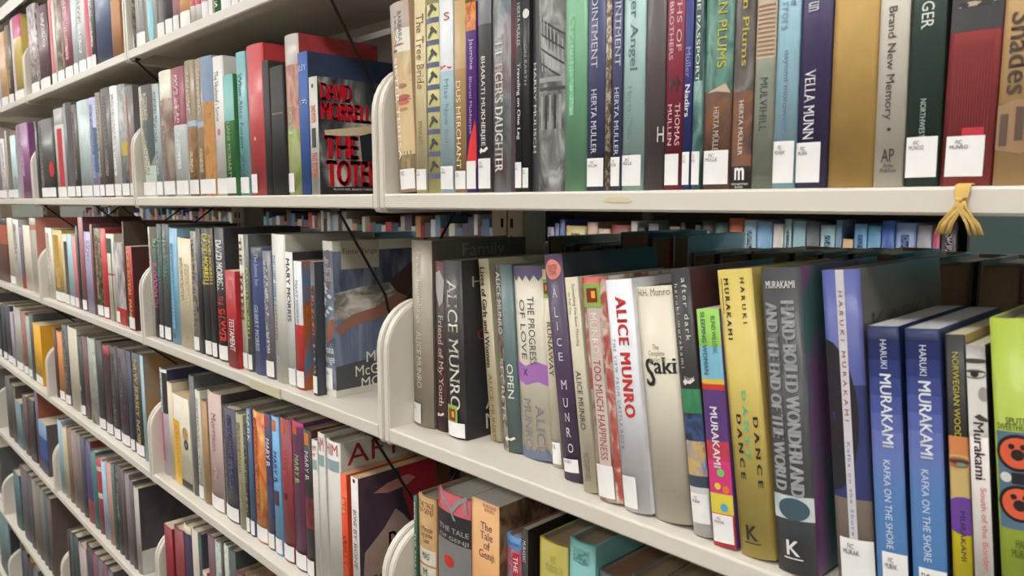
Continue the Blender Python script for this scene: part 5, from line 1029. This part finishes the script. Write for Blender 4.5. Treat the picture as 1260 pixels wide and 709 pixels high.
# farther bays: the other side's books, only glimpsed
def heap(name, specs, label, group_label, cat='book'):
    root = None; vs = []; fs = []; mi = []; pal = []
    for (x0, x1, y0, y1, z0, z1, c) in specs:
        if c not in pal: pal.append(c)
        n = len(fs); box(vs, fs, x0, x1, y0, y1, z0, z1); mi += [pal.index(c)] * (len(fs) - n)
    o = mesh_obj(name, vs, fs, [col2mat(c) for c in pal], None, mi); o['kind'] = 'stuff'; o['label'] = label; o['category'] = cat
    return o
POOL = [(120,60,56),(70,64,62),(180,170,156),(84,110,140),(60,56,60),(150,120,90),(190,190,190),(60,100,110),(206,198,180),(150,40,50),(90,84,100),(196,140,90),(110,150,170),(50,60,90)]
sp = []
for s in range(-3, 0):
    for i, z in enumerate(ZS):
        x = s * W + .05
        while x < (s + 1) * W - .05:
            t = random.uniform(.02, .045)
            if random.random() < .9: sp.append((x, x + t - .001, .30, BACKY, z + .0005, z + random.uniform(.19, .228), random.choice(POOL)))
            x += t
for z in (ZS[0], ZS[1], ZS[3], ZS[4]):
    x = .05
    while x < W - .05:
        t = random.uniform(.02, .045); sp.append((x, x + t - .001, .32, BACKY, z + .0005, z + random.uniform(.19, .225), random.choice(POOL))); x += t
heap('books_glimpsed', sp, 'books on the far side of the shelving, glimpsed through the gaps', '')
# ------------------------------------------------------------------ the next range, across the aisle behind
FY = 1.15
root = empty('shelving_range', (-1.8, FY + .24, FLOOR), label='next range of white shelving seen through the gap below the second shelf', cat='bookcase')
XE = 0.352
ks = []
for z in BZ:
    ks.append(boxes('shelf', [(-6, XE, FY - .012, FY + .46, z - .018, z)], STEEL, root))
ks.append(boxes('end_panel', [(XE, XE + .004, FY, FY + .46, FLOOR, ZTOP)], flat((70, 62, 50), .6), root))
for k in range(7): ks.append(boxes('upright', [(XE - .03 - k * W, XE - k * W, FY + .21, FY + .26, FLOOR, ZTOP)], UPR, root))
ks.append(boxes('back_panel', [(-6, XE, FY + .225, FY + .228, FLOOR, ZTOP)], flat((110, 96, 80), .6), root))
for o in ks: o.matrix_parent_inverse = Matrix.Translation(-Vector(root.location))
fr = [(673, 682, (110,90,130), 'dull violet'), (682.5, 688, (60,70,130), 'indigo'), (688.5, 695, (70,90,160), 'cobalt'), (695.5, 721, (206,186,110), 'straw yellow'), (722, 735, (206,170,150), 'shell pink'), (735.5, 750, (214,190,160), 'cream'), (751, 775, (150,50,44), 'brick'),
      (776, 784, (214,210,204), 'white'), (785, 793, (60,52,50), 'black'), (797, 810, (110,124,136), 'slate'), (811, 823, (150,190,200), 'aqua'), (823.5, 836, (150,120,110), 'rosy brown'), (837, 843, (50,44,44), 'jet'), (844, 855, (196,150,140), 'salmon'), (855.5, 862, (90,70,66), 'umber'), (863, 878, (70,64,60), 'mottled black'), (878.5, 895, (60,90,96), 'dark teal'),
      (896, 914, (190,90,50), 'orange'), (915, 930, (166,196,220), 'pale blue'), (930.5, 950, (110,164,206), 'azure'), (951, 964, (214,206,200), 'off white'), (965, 974, (150,180,190), 'mist blue'), (975, 991, (140,180,196), 'soft blue'), (991.5, 1008, (90,100,104), 'graphite'), (1009, 1028, (150,190,206), 'powder blue'), (1028.5, 1036, (100,140,170), 'steel blue'),
      (1037, 1050, (206,166,120), 'tan'), (1051, 1067, (100,156,206), 'cornflower'), (1067.5, 1084, (84,150,190), 'cerulean'), (1084.5, 1101, (50,90,180), 'royal blue'), (1101.5, 1127, (130,156,206), 'pale royal blue'), (1128, 1147, (150,146,160), 'lilac grey'), (1148, 1157, (176,56,90), 'raspberry'), (1158, 1178, (60,54,56), 'black grey')]
for k, (a, c_, c, nm) in enumerate(fr):
    x0 = ux(a, FY + .01, -.08); x1 = ux(c_, FY + .01, -.08)
    H = .235 if a > 860 else .222
    if nm in ('tan', 'orange'): H = .205 if nm == 'tan' else .235
    b = make_book(x0, FY + .01, ZS[2], x1 - x0 - .0006, H + (.006 * ((k * 7) % 5 - 2) if H < .23 else .004 * ((k*3) % 4)), .15, c, True)
    b.root['label'] = f'{nm} spine in the blurred next range' + (f', right of the {fr[k-1][3]} one' if k else ', first right of the steel column')
    b.root['category'] = 'book'; b.root['group'] = 'blurred spines across the next aisle'
    if k % 3 == 0: rect(b, .1, .6, .3, .7, letters(c, (220, 220, 220) if sum(c) < 400 else (70, 80, 100)), 'title')
sp = []
xe = ux(672, FY + .01, -.08)
for i, z in enumerate(ZS):
    x = -5.9
    lim = xe if i == 2 else XE - .01
    while x < lim - .04:
        t = random.uniform(.018, .045); c = random.choice(POOL + [(190,60,60),(206,206,206),(60,80,150)])
        sp.append((x, x + t - .001, FY + .012, FY + .16, z + .0005, z + random.uniform(.19, .25), c)); x += t
heap('distant_books', sp, 'blurred rows of distant books on the next range, seen through gaps', '')
# ------------------------------------------------------------------ the room
def struct(name, L, m):
    o = boxes(name, L, m); o['kind'] = 'structure'; return o
struct('floor', [(-8, 5, -4, 5, FLOOR - .05, FLOOR)], mottle((84, 80, 76), (92, 88, 84), (100, 96, 92), 60, 'matte'))
struct('ceiling', [(-8, 5, -4, 5, CEIL, CEIL + .05)], flat((206, 202, 194), .9))
struct('wall_back', [(-8, 5, 3.2, 3.25, FLOOR, CEIL)], flat((66, 196, 212), .8))
struct('wall_left', [(-8.05, -8, -4, 5, FLOOR, CEIL)], flat((190, 184, 172), .8))
struct('wall_right', [(5, 5.05, -4, 5, FLOOR, CEIL)], flat((206, 200, 188), .8))
struct('wall_front', [(-8, 5, -4.05, -4, FLOOR, CEIL)], flat((150, 140, 126), .8))
# ceiling lights: recessed troffers in rows over the aisles, two more added behind the camera for frontal light
DIFF = flat((250, 246, 236), .5, 0, LAMP); FRM = flat((220, 218, 212), .4)
LI = [(x, y) for y in (-.75, .78, 2.3, -2.1, -3.3) for x in (-5.6, -3.5, -1.4, .7, 2.8)]
for k, (x, y) in enumerate(LI):
    row = ['over the near aisle', 'over the aisle behind the shelving', 'over the far aisle', 'added behind the camera for frontal light', 'added by the front wall for frontal light'][k // 5]; pos = ['leftmost', 'second from left', 'middle', 'fourth from left', 'rightmost'][k % 5]
    r = empty('ceiling_light', (x, y, CEIL), label=f'{pos} long fluorescent ceiling light {row}', cat='ceiling light', group='fluorescent ceiling lights')
    boxes('frame', [(-.64, .64, -.17, -.15, -.03, 0), (-.64, .64, .15, .17, -.03, 0), (-.64, -.62, -.15, .15, -.03, 0), (.62, .64, -.15, .15, -.03, 0)], FRM, r)
    boxes('diffuser', [(-.62, .62, -.15, .15, -.02, -.012)], DIFF, r)
